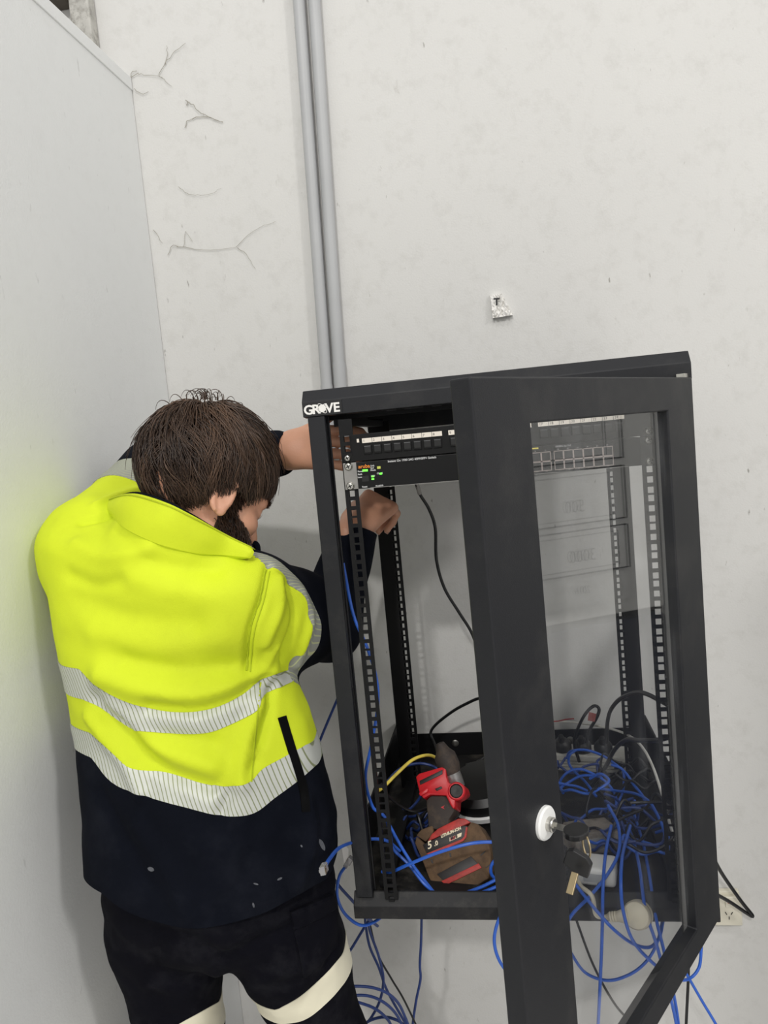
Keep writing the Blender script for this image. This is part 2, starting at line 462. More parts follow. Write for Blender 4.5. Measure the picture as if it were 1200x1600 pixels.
# front posts (folded channel) and rear posts
for xa, sg in ((0.007, 1), (CW - 0.007, -1)):
    m_ = MB()
    def bx(x0, x1, y0, y1, a=-0.043, b=-0.868):
        X = sorted((xa + sg * x0, xa + sg * x1)); m_.box((X[0], y0, zc(b)), (X[1], y1, zc(a)))
    bx(0, 0.028, 0.001, 0.004); bx(0.025, 0.028, 0.004, 0.03); bx(0.0, 0.003, 0.004, 0.02); bx(0.028, 0.031, 0.020, 0.023)
    m_.build('front_post', M_CAB, cab, bevel=0.0008)
    MB().box((min(xa + sg * 0.0282, xa + sg * 0.0288), 0.008, zc(-0.56)), (max(xa + sg * 0.0282, xa + sg * 0.0288), 0.016, zc(-0.50))).build('post_slot', mat('slot_black', (8, 8, 9), 0.7), cab)
for xa, sg in ((0.045, 1), (CW - 0.045, -1)):
    m_ = MB()
    def bx(x0, x1, y0, y1, a=-0.045, b=-0.872):
        X = sorted((xa + sg * x0, xa + sg * x1)); m_.box((X[0], y0, zc(b)), (X[1], y1, zc(a)))
    bx(-0.012, 0.012, 0.412, 0.415); bx(-0.012, -0.009, 0.415, 0.47); bx(-0.012, 0.014, 0.467, 0.47)
    m_.build('rear_post', M_CABD, cab, bevel=0.0008)
# mounting rails with square holes
ZU0 = -0.1216 + 0.04445          # top of the first rack unit
def rail(cx, y0, sg, notch, dy=1):
    m_ = MB(); w = 0.0112; hw = 0.0048; t = 0.002
    zt = zc(-0.052); zb = zc(-0.872)
    rows = []
    for u in range(18):
        for k, o in enumerate((0.0064, 0.0222, 0.0381)): rows.append((zc(ZU0 - 0.04445 * u - o), k == 1))
    prev = zt
    for z, mid in rows:
        m_.box((cx - hw, y0, z + hw), (cx + hw, y0 + t, prev)); prev = z - hw
    m_.box((cx - hw, y0, zb), (cx + hw, y0 + t, prev))
    m_.box((cx - w, y0, zb), (cx - hw, y0 + t, zt))
    if notch:
        prev = zt
        for z, mid in rows:
            if mid:
                m_.box((cx + hw, y0, z + 0.002), (cx + w, y0 + t, prev)); m_.box((cx + hw + 0.0022, y0, z - 0.002), (cx + w, y0 + t, z + 0.002)); prev = z - 0.002
        m_.box((cx + hw, y0, zb), (cx + w, y0 + t, prev))
    else: m_.box((cx + hw, y0, zb), (cx + w, y0 + t, zt))
    X = (cx + w - t, cx + w) if sg > 0 else (cx - w, cx - w + t)
    m_.box((X[0], y0 + t, zb), (X[1], y0 + 0.03, zt))
    return m_.build('mounting_rail', M_CABD, cab)
rail(0.0675, 0.002, -1, False); rail(CW - 0.0675, 0.002, 1, True)
rail(0.0675, 0.41, -1, False); rail(CW - 0.0675, 0.41, 1, False)
for z in (-0.056, -0.862):
    for x in (0.055, CW - 0.055):
        MB().box((x - 0.012, 0.03, zc(z - 0.006)), (x + 0.012, 0.412, zc(z + 0.006))).build('side_brace', M_CABD, cab)
# maker's badge on the lip
M_BADGE = mat('badge_black', (18, 18, 20), 0.35); M_WHITE = mat('print_white', (232, 230, 226), 0.5)
bx0 = 0.0005
badge = MB().box((bx0, -0.0012, zc(-0.0425)), (0.066, -0.0001, zc(-0.0195))).build('badge', M_BADGE, cab, bevel=0.0004)
tf = frame((0, -0.0012, 0), (1, 0, 0), (0, 0, 1))
def badge_text(s, x, sx=1.05): text('badge_letter', s, 0.0205, Matrix.Translation((x, -0.0014, zc(-0.0385))) @ frame((0, 0, 0), (1, 0, 0), (0, 0, 1)), M_WHITE, badge, 0.0003, 0.0006, sx=sx)
badge_text('G', 0.0025); badge_text('R', 0.0165); badge_text('V', 0.0385); badge_text('E', 0.0515)
gm = MB().lathe([(0.0062, 0), (0.0062, 0.0006)], frame((0.0335, -0.0013, zc(-0.0312)), (1, 0, 0), (0, 0, 1)), 20)
for ang in (0.6, -0.9):
    gm.tube([(0.0335 + 0.0095 * math.cos(t) * math.cos(ang) - 0.004 * math.sin(t) * math.sin(ang), -0.0018, zc(-0.0312) + 0.0095 * math.cos(t) * math.sin(ang) + 0.004 * math.sin(t) * math.cos(ang)) for t in np.linspace(0, 6.2832, 25)[:-1]], 0.0005, 5, True)
gm.build('badge_globe', M_WHITE, badge)

# door
TH = 1.0173
de = Vector((-math.cos(TH), -math.sin(TH), 0)); dn = Vector((math.sin(TH), -math.cos(TH), 0))
DM = frame((CW, 0, 0), de, (0, 0, 1))            # local x = along the door, y = up, z = inwards
DT = 0.024; DWD = 0.59; DZT, DZB = zc(-0.0403), zc(-0.897)
GU0, GU1, GZT, GZB = 0.106, 0.4875, zc(-0.087), zc(-0.858)
def dwarp(p):                                    # the old door hangs a little out of square
    return DM @ Vector((p[0] * (1 - 0.0217 * (DZT - p[1])), p[1], p[2]))
def ring_mesh(o, i, z0, z1):
    mb = MB(); O = [(o[0], o[2]), (o[1], o[2]), (o[1], o[3]), (o[0], o[3])]; I = [(i[0], i[2]), (i[1], i[2]), (i[1], i[3]), (i[0], i[3])]
    v = [(p[0], p[1], z0) for p in O + I] + [(p[0], p[1], z1) for p in O + I]
    f = []
    for k in range(4):
        j = (k + 1) % 4
        f += [(k, 4 + k, 4 + j, j)[::1], (8 + k, 8 + j, 12 + j, 12 + k), (k, j, 8 + j, 8 + k), (4 + k, 12 + k, 12 + j, 4 + j)]
    mb.add([dwarp(p) for p in v], f); return mb
door = ring_mesh((0, DWD, DZB, DZT), (GU0, GU1, GZB, GZT), 0, DT).build('door', M_CAB, cab, bevel=0.0022, seg=3)
bm = bmesh.new(); bm.from_mesh(door.data); bmesh.ops.recalc_face_normals(bm, faces=bm.faces); bm.to_mesh(door.data); bm.free()
def glass_material():
    M = bpy.data.materials.new('door_glass'); M.use_nodes = True; nt = M.node_tree; nt.nodes.clear()
    out = nt.nodes.new('ShaderNodeOutputMaterial'); tr = nt.nodes.new('ShaderNodeBsdfTransparent'); gl = nt.nodes.new('ShaderNodeBsdfGlossy'); mx = nt.nodes.new('ShaderNodeMixShader')
    df = nt.nodes.new('ShaderNodeBsdfDiffuse'); df.inputs['Color'].default_value = (0.55, 0.56, 0.58, 1); mx2 = nt.nodes.new('ShaderNodeMixShader')
    tr.inputs['Color'].default_value = (0.955, 0.96, 0.965, 1); gl.inputs['Roughness'].default_value = 0.015; gl.inputs['Color'].default_value = (1, 1, 1, 1)
    fr = nt.nodes.new('ShaderNodeFresnel'); ge = nt.nodes.new('ShaderNodeNewGeometry'); mf = nt.nodes.new('ShaderNodeMix'); mf.data_type = 'FLOAT'
    nt.links.new(ge.outputs['Backfacing'], mf.inputs['Factor']); mf.inputs['A'].default_value = 1.5; mf.inputs['B'].default_value = 1 / 1.5
    nt.links.new(mf.outputs['Result'], fr.inputs['IOR'])
    nt.links.new(fr.outputs['Fac'], mx.inputs['Fac']); nt.links.new(tr.outputs[0], mx.inputs[1]); nt.links.new(gl.outputs[0], mx.inputs[2])
    # dusty wipe marks
    tc = nt.nodes.new('ShaderNodeTexCoord'); mp = nt.nodes.new('ShaderNodeMapping'); mp.inputs['Scale'].default_value = (9, 9, 2.2); mp.inputs['Rotation'].default_value = (0, 0.25, 0)
    n = nt.nodes.new('ShaderNodeTexNoise'); n.inputs['Scale'].default_value = 3.0; n.inputs['Detail'].default_value = 7
    r = nt.nodes.new('ShaderNodeValToRGB'); r.color_ramp.elements[0].position = 0.55; r.color_ramp.elements[1].position = 0.85
    r.color_ramp.elements[0].color = (0.006, 0.006, 0.006, 1); r.color_ramp.elements[1].color = (0.09, 0.09, 0.09, 1)
    nt.links.new(tc.outputs['Object'], mp.inputs['Vector']); nt.links.new(mp.outputs['Vector'], n.inputs['Vector']); nt.links.new(n.outputs['Fac'], r.inputs['Fac'])
    nt.links.new(r.outputs['Color'], mx2.inputs['Fac']); nt.links.new(mx.outputs[0], mx2.inputs[1]); nt.links.new(df.outputs[0], mx2.inputs[2])
    nt.links.new(mx2.outputs[0], out.inputs['Surface'])
    return M
M_GLASS = glass_material()
gp_ = MB().box((GU0 - 0.012, GZB - 0.012, 0.008), (GU1 + 0.012, GZT + 0.012, 0.012)); gp_.v = [tuple(dwarp(p)) for p in gp_.v]; fixg = gp_.build('glass_pane', M_GLASS, door)
bm = bmesh.new(); bm.from_mesh(fixg.data); bmesh.ops.recalc_face_normals(bm, faces=bm.faces); bm.to_mesh(fixg.data); bm.free()
MB().box((0.0, DZT - 0.0005, 0.004), (0.02, DZT + 0.006, 0.016), DM).build('hinge_pin', M_STEEL, door)
def on_door(px, py, off=0.0):
    o = Vector((CW, 0, 0)) + dn * off; d = Vector(ray(px, py)); c = Vector(CAM)
    return c + d * ((o - c).dot(dn) / d.dot(dn))
# lock
lk = on_door(850, 1285); LM = frame(lk, -de, (0, 0, 1))      # local z outwards? checked below
if (LM.to_3x3() @ Vector((0, 0, 1))).dot(dn) < 0: LM = frame(lk, de, (0, 0, 1)) @ Matrix.Rotation(math.pi, 4, 'Y')
MB().lathe([(0.0175, 0), (0.0175, 0.003), (0.016, 0.0048), (0.009, 0.0055), (0.008, 0.0055)], LM, 32).build('lock_plate', mat('white_plastic', (236, 236, 234), 0.35), door, smooth=True)
MB().lathe([(0.0075, 0.005), (0.0075, 0.011), (0.0065, 0.012), (0.001, 0.012)], LM, 24).build('lock_cylinder', M_STEEL, door, smooth=True)
# keys in the lock: one in the keyhole, one hanging on the ring
M_KEYH = mat('key_black_plastic', (22, 22, 24), 0.4); M_BRASS = mat('key_brass', (168, 152, 120), 0.4, metal=0.8)
k1 = thing('key', 'black-headed key standing in the door lock', 'key', lk + dn * 0.013, 'cabinet keys')
tilt = LM @ Matrix.Rotation(0.25, 4, 'X')
MB().box((-0.004, -0.0012, 0.008), (0.004, 0.0012, 0.026), LM).build('blade', M_STEEL, k1)
hp = [(0.013 * math.cos(a) * (1.15 if abs(math.cos(a)) > 0.7 else 1), 0.0125 * math.sin(a)) for a in np.linspace(0, 2 * math.pi, 17)[:-1]]
KX = LM @ Matrix.Translation((0, 0, 0.036)) @ Matrix.Rotation(math.pi / 2, 4, 'X')
MB().prism(hp, -0.003, 0.003, KX).build('head', M_KEYH, k1, bevel=0.001)
rc = np.array(lk + dn * 0.046) + np.array([0, 0, -0.012])
ring_ = thing('key_ring', 'small steel ring joining the two keys at the lock', 'key ring', rc)
u1 = np.array(dn); u2 = np.array([0, 0, 1.0])
MB().tube([rc + 0.011 * (math.cos(a) * u1 * 0.6 + math.sin(a) * u2 + math.cos(a) * 0.5 * np.array(de)) for a in np.linspace(0, 2 * math.pi, 29)[:-1]], 0.0011, 6, True).build('loop', M_BRASS, ring_, smooth=True)
k2 = thing('key', 'black-headed key hanging from the ring below the lock', 'key', rc - np.array([0, 0, 0.03]), 'cabinet keys')
h2 = on_door(903, 1347, 0.048); w2 = on_door(889, 1400, 0.048)
KM = frame(h2, Vector(dn) + Vector((0.2, 0, -0.35)), (-0.35, 0, 1))
MB().prism([(-0.0135, -0.008), (-0.012, 0.009), (-0.006, 0.013), (0.008, 0.012), (0.0135, 0.006), (0.0125, -0.011), (0.0, -0.013)], -0.003, 0.003, KM).build('head', M_KEYH, k2, bevel=0.001)
kb = frame(h2, (w2 - h2), dn)
MB().box((0.010, -0.0035, -0.0011), (0.030, 0.0035, 0.0011), kb).build('blade', M_BRASS, k2, bevel=0.0004)

# ------------------------------------------------------------------ rack equipment
YF = -0.0005
def screw(parent, x, z, y=YF, r=0.0068):
    s_ = MB().lathe([(r, 0), (r, 0.0015), (r * 0.72, 0.0045), (r * 0.3, 0.0052), (0.0005, 0.0052)], frame((x, y, z), (1, 0, 0), (0, 0, 1)), 18).build('screw', M_STEEL, parent, smooth=True)
    a = 0.4
    cr = MB()
    for q in (a, a + math.pi / 2):
        cr.box((-r * 0.55, -0.0008, 0.0050), (r * 0.55, 0.0008, 0.0056), frame((x, y, z), (1, 0, 0), (0, 0, 1)) @ Matrix.Rotation(q, 4, 'Z'))
    cr.build('cross_slot', mat('slot_shadow', (40, 38, 36), 0.6), s_)
M_BEZ = mat('switch_black', (8, 8, 9), 0.45, spec=0.25, var=0.1); M_PORT = mat('port_dark', (9, 9, 10), 0.5); M_PFR = mat('port_frame_tin', (178, 165, 160), 0.35, metal=0.7)
zs = zc(-0.1438)
sw = thing('network_switch', 'black rack network switch with green status lights, lower of the two rack units', 'switch', (0.3, 0.1, zs - 0.021))
MB().box((0.0805, YF - 0.004, zs - 0.0215), (0.5195, 0.30, zs + 0.0215)).build('chassis', M_BEZ, sw, bevel=0.001)
for xa, xb in ((0.0585, 0.0805), (0.5195, 0.5415)):
    MB().box((xa, YF - 0.0022, zs - 0.0215), (xb, YF, zs + 0.0215)).build('ear', M_SILV if xa < 0.3 else M_CAB, sw, bevel=0.0005)
for x in (0.0675, CW - 0.0675):
    for dz in (0.015875, -0.015875): screw(sw, x, zs + dz, YF - 0.0022)
MB().box((0.1, YF - 0.0045, zs - 0.0216), (0.5, YF - 0.0035, zs - 0.0208)).build('lower_edge', M_SILV, sw)
yt = YF - 0.0042
def stext(s, px, py, size, m_, sx=1.0):
    p = at(px, py, yt); return text('marking', s, size, Matrix.Translation((p[0], yt - 0.0002, p[2])) @ frame((0, 0, 0), (1, 0, 0), (0, 0, 1)), m_, sw, 0.0001, 0.0001, sx=sx)
M_ORG = mat('print_orange_glow', (222, 130, 40), 0.5, emit=(222, 130, 40), estr=0.15); M_LED = mat('led_green', (90, 255, 60), 0.4, emit=(110, 255, 70), estr=2.2); M_LEDY = mat('print_yellow', (190, 196, 90), 0.5); M_GREYP = mat('print_grey', (196, 196, 196), 0.5)  # the orange print has a faint glow built into its material
stext('aruba', 560, 732, 0.0085, M_ORG)
stext('Instant On 1930 24G 4SFP/SFP+ Switch', 606, 722.5, 0.0046, M_GREYP, 1.05)
for s, x, y in (('Power', 559, 738), ('Fault', 559, 742.5), ('Locator', 559, 747), ('Link', 579, 729), ('Spd', 579, 732.5), ('Mode', 579, 736), ('Reset', 566, 762), ('LED', 580, 745), ('Cloud', 589, 741)): stext(s, x, y, 0.0037, M_GREYP)
stext('Mode', 587, 760.5, 0.0033, M_GREYP); stext('Usb', 594, 759.5, 0.0033, M_GREYP)
def led(px, py, w, h, m_, nm='status_light'):
    p = at(px, py, yt); MB().box((p[0] - w / 2, yt - 0.0006, p[2] - h / 2), (p[0] + w / 2, yt + 0.0005, p[2] + h / 2)).build(nm, m_, sw)
led(570.5, 735, 0.0085, 0.0032, M_LED); led(582.3, 744.6, 0.004, 0.0024, M_LED); led(582.6, 748.6, 0.004, 0.0022, M_LED); led(595, 740, 0.004, 0.0026, M_LED); led(592, 730.5, 0.0055, 0.004, M_LEDY, 'label_patch')
led(571, 748, 0.011, 0.009, M_PORT, 'console_socket')
p0 = at(865, 712, YF); p1 = at(957, 703, YF)
X1 = p1[0]; pit = (p1[0] - p0[0]) / 6
for g in range(2):
    xr = X1 - g * (6 * pit + 0.0042)
    for c in range(6):
        for r_ in range(2):
            x0 = xr - (c + 1) * pit; z1 = zs + 0.0165 - 0.003 - r_ * 0.0148 - 0.0015
            fr_ = MB()
            a0, a1, b0, b1 = x0, x0 + pit, z1 - 0.0148, z1
            for q in ((a0, a0 + 0.0011, b0, b1), (a1 - 0.0011, a1, b0, b1), (a0, a1, b0, b0 + 0.0011), (a0, a1, b1 - 0.0011, b1)):
                fr_.box((q[0], YF - 0.0062, q[2]), (q[1], YF - 0.0039, q[3]))
            po = fr_.build('port', M_PFR, sw)
            MB().box((a0 + 0.0011, YF - 0.0049, b0 + 0.0011), (a1 - 0.0011, YF - 0.0042, b1 - 0.0011)).build('port_opening', M_PORT, po)
            stext(str(2 * (12 - (g * 6 + c)) - 1 + r_), 0, 0, 0.003, M_GREYP) if False else None
led(833, 701, 0.016, 0.0022, mat('print_gold', (205, 190, 80), 0.5), 'label_patch')
for g in range(2):
    xr = X1 - g * (6 * pit + 0.0042)
    for c in range(6):
        n = 24 - (g * 12 + c * 2)
        for val, dz in ((n - 1, 0.0128), (n, -0.0187)):
            text('marking', str(val), 0.0032, Matrix.Translation((xr - (c + 0.65) * pit, yt - 0.0002, zs + dz)) @ frame((0, 0, 0), (1, 0, 0), (0, 0, 1)), M_GREYP, sw, 0.0001)
text('marking', 'IEEE802.3at PoE', 0.0036, Matrix.Translation((X1 - 0.085, yt - 0.0002, zs + 0.0172)) @ frame((0, 0, 0), (1, 0, 0), (0, 0, 1)), M_GREYP, sw, 0.0001)

zp = zc(-0.0994)
pp = thing('patch_bay', 'black patch panel with white numbered strips above the switch', 'patch panel', (0.3, 0.02, zp - 0.021))
MB().box((0.0585, YF - 0.003, zp - 0.0215), (0.0755, YF - 0.0005, zp - 0.008)).box((0.0755, YF - 0.003, zp - 0.0215), (0.5245, YF - 0.0005, zp + 0.0215)).box((0.5245, YF - 0.003, zp - 0.0215), (0.5415, YF - 0.0005, zp + 0.0215)).box((0.082, YF - 0.0005, zp - 0.0205), (0.518, 0.035, zp + 0.0205)).build('plate', mat('panel_black', (8, 8, 9), 0.5, spec=0.25), pp, bevel=0.0006)
M_STRIP = mat('label_paper', (222, 214, 203), 0.7)
g0 = at(566, 690, YF - 0.003)[0]; g1 = at(691, 682, YF - 0.003)[0]; gp = at(701, 680, YF - 0.003)[0] - g0
tick = mat('print_black', (25, 25, 27), 0.6)
for g in range(3):
    xs = g0 + g * gp; pw = (g1 - g0) / 8
    st = MB().box((xs, YF - 0.0042, zp + 0.0068), (xs + (g1 - g0), YF - 0.003, zp + 0.0142)).build('label_strip', M_STRIP, pp)
    for k in range(8):
        text('marking', str(g * 8 + k + 1), 0.0055, Matrix.Translation((xs + (k + 0.1) * pw, YF - 0.0043, zp + 0.0085)) @ frame((0, 0, 0), (1, 0, 0), (0, 0, 1)), tick, st, 0.0001, align='LEFT')
        if k: MB().box((xs + k * pw - 0.0003, YF - 0.0044, zp + 0.0068), (xs + k * pw + 0.0003, YF - 0.0041, zp + 0.0142)).build('division_line', tick, st)
        xa = xs + k * pw + 0.0015
        po = MB().box((xa, YF - 0.0055, zp - 0.0115), (xa + pw - 0.003, YF - 0.0028, zp + 0.003)).build('port', mat('port_shell', (10, 10, 11), 0.45, spec=0.25), pp, bevel=0.0008)
        MB().box((xa + 0.0015, YF - 0.0059, zp - 0.0085), (xa + pw - 0.0045, YF - 0.0054, zp + 0.0005)).build('port_opening', M_PORT, po)
        MB().box((xa + 0.0015, YF - 0.0066, zp + 0.0008), (xa + pw - 0.0045, YF - 0.0056, zp + 0.0017)).build('port_catch', mat('port_catch', (96, 96, 98), 0.4), po)
MB().box((g0 - 0.0085, YF - 0.0042, zp + 0.0085), (g0 - 0.005, YF - 0.003, zp + 0.0142)).build('label_tab', M_STRIP, pp)
for x in (0.0675, CW - 0.0675): screw(pp, x, zp - 0.015, YF - 0.003, 0.0055)
# ------------------------------------------------------------------ the worker
person = thing('person', 'worker in a yellow and navy high-visibility jacket reaching into the cabinet', 'person', (-0.22, 0.02, 0))
M_HIVIS = mat('hivis_yellow_softshell', (208, 223, 42), 0.72, var=0.05, vscale=9, bump=0.25, bscale=700, spec=0.25, dirt=(150, 150, 40), dscale=7, damt=0.10)
M_NAVY = mat('navy_softshell', (11, 14, 23), 0.85, var=0.15, vscale=10, bump=0.25, bscale=600, spec=0.08, dirt=(84, 86, 94), dscale=10, damt=0.06)
M_TROU = mat('navy_twill', (12, 12, 19), 0.9, var=0.15, vscale=10, bump=0.3, bscale=800, spec=0.08, dirt=(84, 84, 88), dscale=9, damt=0.15)
M_SKIN = mat('skin', (205, 152, 124), 0.5, var=0.06, vscale=22, bump=0.15, bscale=300)
M_SKIN.node_tree.nodes['Principled BSDF'].inputs['Subsurface Weight'].default_value = 0.12
M_SKIN.node_tree.nodes['Principled BSDF'].inputs['Subsurface Radius'].default_value = (0.012, 0.005, 0.003)
def tape_material(name, col, line, scale, rough, metal, rot):
    M = bpy.data.materials.new(name); M.use_nodes = True; nt = M.node_tree; b = nt.nodes['Principled BSDF']
    b.inputs['Roughness'].default_value = rough; b.inputs['Metallic'].default_value = metal
    tc = nt.nodes.new('ShaderNodeTexCoord'); mp = nt.nodes.new('ShaderNodeMapping'); mp.inputs['Rotation'].default_value = rot
    w = nt.nodes.new('ShaderNodeTexWave'); w.wave_type = 'BANDS'; w.bands_direction = 'X'; w.inputs['Scale'].default_value = scale; w.inputs['Distortion'].default_value = 0.3
    r = nt.nodes.new('ShaderNodeValToRGB'); r.color_ramp.elements[0].position = 0.06; r.color_ramp.elements[1].position = 0.16
    r.color_ramp.elements[0].color = (*lin(line), 1); r.color_ramp.elements[1].color = (*lin(col), 1)
    nt.links.new(tc.outputs['Object'], mp.inputs['Vector']); nt.links.new(mp.outputs['Vector'], w.inputs['Vector']); nt.links.new(w.outputs['Fac'], r.inputs['Fac']); nt.links.new(r.outputs['Color'], b.inputs['Base Color'])
    return M
M_TAPE = tape_material('segmented_silver_tape', (196, 198, 192), (134, 140, 104), 50, 0.5, 0.15, (0, 0.35, 0))
M_TAPES = tape_material('sleeve_silver_tape', (150, 152, 146), (188, 192, 150), 60, 0.5, 0.15, (0, -0.9, 0.5))
M_TAPET = mat('trouser_silver_tape', (228, 222, 198), 0.4, var=0.05, vscale=20)

def Yb(py): return -0.055 + 0.07 * (1400 - py) / 600          # depth of the trunk's middle for a photo row
left = [(96, 815), (84, 845), (91, 900), (104, 970), (117, 1040), (131, 1110), (139, 1170), (147, 1230), (150, 1300), (153, 1370), (166, 1420), (180, 1480)]
right = [(392, 868), (415, 920), (428, 980), (440, 1030), (456, 1068), (480, 1120), (498, 1180), (512, 1240), (524, 1290), (524, 1330), (518, 1378), (520, 1440)]
LP = np.array([at(x, y, Yb(y)) for x, y in left]); RP = np.array([at(x, y, Yb(y)) for x, y in right])
def prof(P, z): return np.interp(z, P[::-1, 2], P[::-1, 0])
def yc_of(z): return np.interp(z, LP[::-1, 2], LP[::-1, 1])
zs_top = LP[0, 2]
def trunk(x, y, z, a_off=0.0):
    xl = prof(LP, z); xr = prof(RP, z); cx = (xl + xr) / 2; a = (xr - xl) / 2 - a_off
    b = np.interp(z, [0.6 + 0.08, 0.95 + 0.08, 1.15 + 0.08, 1.35 + 0.08, 1.48 + 0.08, 1.56 + 0.08], [0.15, 0.15, 0.128, 0.135, 0.125, 0.085]) - a_off
    yc = yc_of(z)
    e = 2.35
    q = (np.abs((x - cx) / a) ** e + np.abs((y - yc) / b) ** e) ** (1 / e)
    return (q - 1) * np.minimum(a, b) * 0.85
S_R = at(385, 945, -0.04); E_R = at(512, 978, 0.17); W_R = at(555, 830, 0.235)
S_L = at(150, 852, 0.035); E_L = at(236, 738, 0.235); W_L = at(432, 708, 0.165)
z_lo = at(330, 1520, 0)[2]
jf = Field((-0.56, -0.30, z_lo), (0.16, 0.36, zs_top + 0.22), 0.0052)
zr_top = at(418, 884, 0.0)[2]
def trunk_capped(x, y, z):
    zt = np.interp(x, [LP[1, 0] + 0.05, RP[1, 0] - 0.02], [zs_top - 0.045, zr_top - 0.05])
    d = trunk(x, y, np.minimum(z, zt)); up = np.maximum(z - zt, 0)
    return np.sqrt(np.maximum(d + 0.06, 0) ** 2 + (up * 1.15) ** 2) - 0.06
jf.add(trunk_capped, (-0.56, -0.3, z_lo), (0.16, 0.3, zs_top + 0.1), 0)
NB = at(260, 862, -0.045)                                    # base of the neck
HEADEAR = at(353, 780, -0.075)
jf.cone(S_L + (S_R - S_L) * 0.08, NB, 0.078, 0.058, 0.06).cone(S_R + (S_L - S_R) * 0.06, NB, 0.072, 0.055, 0.05)
jf.cone(NB + np.array([0.0, 0.0, -0.06]), at(272, 848, -0.05), 0.088, 0.080, 0.05)
jf.cone(S_R, S_R + (E_R - S_R) * 0.55, 0.082, 0.080, 0.045).cone(S_R + (E_R - S_R) * 0.5, E_R, 0.080, 0.063, 0.03).cone(E_R, W_R, 0.060, 0.043, 0.03)
jf.cone(S_L, E_L, 0.083, 0.060, 0.05).cone(E_L, W_L, 0.058, 0.042, 0.03)
V, T = jf.mesh(2)
J = Surf(V, T)
# soft swell of cloth, then folds laid along lines on the jacket
def vnoise(V, sc, seed):
    from mathutils import noise as mn
    off = Vector((seed * 7.1, seed * 3.3, seed))
    return np.array([mn.noise(Vector(p) * sc + off) for p in V])
J.V = J.V + J.N * (0.0045 * vnoise(J.V, 9, 1) + 0.002 * vnoise(J.V, 26, 2))[:, None]
bv = J.bvh()
folds = [
    # px polyline, amplitude, width
    ([(405, 1062), (362, 1092), (300, 1108), (235, 1102)], -0.010, 0.012), ([(420, 1048), (370, 1072), (310, 1086), (240, 1080), (160, 1055)], 0.012, 0.022),
    ([(150, 1092), (185, 1128), (215, 1165), (262, 1205), (330, 1228)], -0.009, 0.014), ([(140, 1120), (170, 1160), (198, 1195), (220, 1240)], 0.007, 0.012),
    ([(170, 1105), (215, 1140), (260, 1175), (330, 1200)], 0.009, 0.018),
    ([(405, 1100), (385, 1160), (376, 1225)], 0.008, 0.014), ([(425, 1060), (418, 1110), (405, 1160)], -0.008, 0.010), ([(395, 1190), (360, 1240), (345, 1270)], -0.006, 0.010),
    ([(330, 1160), (250, 1150), (190, 1130)], -0.006, 0.014),
    ([(340, 1000), (250, 1010), (150, 990)], 0.005, 0.022), ([(300, 975), (210, 965), (120, 935)], -0.005, 0.020), ([(360, 1040), (280, 1045), (200, 1030)], -0.005, 0.014),
    ([(420, 885), (410, 935), (392, 985), (386, 1050)], -0.007, 0.007),
    ([(436, 905), (437, 950), (415, 1005)], 0.006, 0.010), ([(452, 915), (462, 965), (440, 1030)], -0.007, 0.010), ([(470, 925), (484, 970), (465, 1035)], 0.006, 0.010), ([(430, 1010), (410, 1040), (395, 1058)], 0.006, 0.010),
    ([(120, 850), (165, 870), (230, 860)], 0.006, 0.014), ([(130, 815), (170, 805), (205, 790)], -0.007, 0.010), ([(150, 790), (185, 775), (215, 765)], 0.006, 0.009), ([(180, 830), (250, 880), (340, 890)], -0.004, 0.012),
    ([(200, 900), (260, 920), (340, 930)], 0.004, 0.020), ([(110, 900), (150, 915), (190, 905)], -0.005, 0.012),
    ([(160, 1240), (190, 1300), (230, 1380)], -0.004, 0.014), ([(260, 1270), (330, 1330), (420, 1300)], 0.004, 0.020), ([(215, 1290), (260, 1360), (290, 1430)], 0.005, 0.016), ([(480, 1250), (490, 1310), (470, 1380)], 0.005, 0.012), ([(400, 1290), (380, 1370), (330, 1440)], -0.004, 0.014),
]
for pts, amp, w in folds:
    P3 = [cast(bv, x, y)[0] for x, y in catmull([(a, b) for a, b in pts], 4)]
    P3 = [p for p in P3 if p is not None]
    if len(P3) < 2: continue
    d = seg_dist(J.V, P3); J.V = J.V + J.N * (1.35 * amp * np.exp(-(d / w) ** 2))[:, None]
J.N = vnormals(J.V, J.T)
bv = J.bvh()
def around(px_pts, cx=None, cy=None):
    """height of a line drawn around the trunk, as a function of the angle about the trunk's axis"""
    th, zz = [], []
    for x, y in catmull([(a, b) for a, b in px_pts], 4):
        p, _ = cast(bv, x, y)
        if p is None: continue
        c = (cx, cy) if cx is not None else ((prof(LP, p[2]) + prof(RP, p[2])) / 2, yc_of(p[2]))
        th.append(math.atan2(p[0] - c[0], -(p[1] - c[1]))); zz.append(p[2])
    o = np.argsort(th); th = np.array(th)[o]; zz = np.array(zz)[o]
    def g(V):
        c0 = (prof(LP, V[:, 2]) + prof(RP, V[:, 2])) / 2 if cx is None else cx
        c1 = yc_of(V[:, 2]) if cx is None else cy
        t = np.arctan2(V[:, 0] - c0, -(V[:, 1] - c1))
        return np.interp(t, th, zz)
    return g
def arm_par(V, P):
    """arc length along an arm line and distance from it"""
    best = np.full(len(V), 9.0); s = np.zeros(len(V)); acc = 0
    for a, b in zip(P[:-1], P[1:]):
        ba = b - a; L = np.linalg.norm(ba); t = (V - a) @ ba / (L * L); tc_ = np.clip(t, 0, 1)
        d = np.linalg.norm(V - a - tc_[:, None] * ba, axis=1); k = d < best
        best = np.where(k, d, best); s = np.where(k, acc + tc_ * L, s); acc += L
    return s, best
g_t1a = around([(123, 1045), (150, 1072), (200, 1098), (270, 1113), (330, 1108), (378, 1086), (405, 1064), (430, 1054), (454, 1046)])
g_t1b = around([(130, 1092), (165, 1110), (205, 1138), (260, 1145), (320, 1145), (360, 1132), (402, 1110), (412, 1086), (455, 1066)])
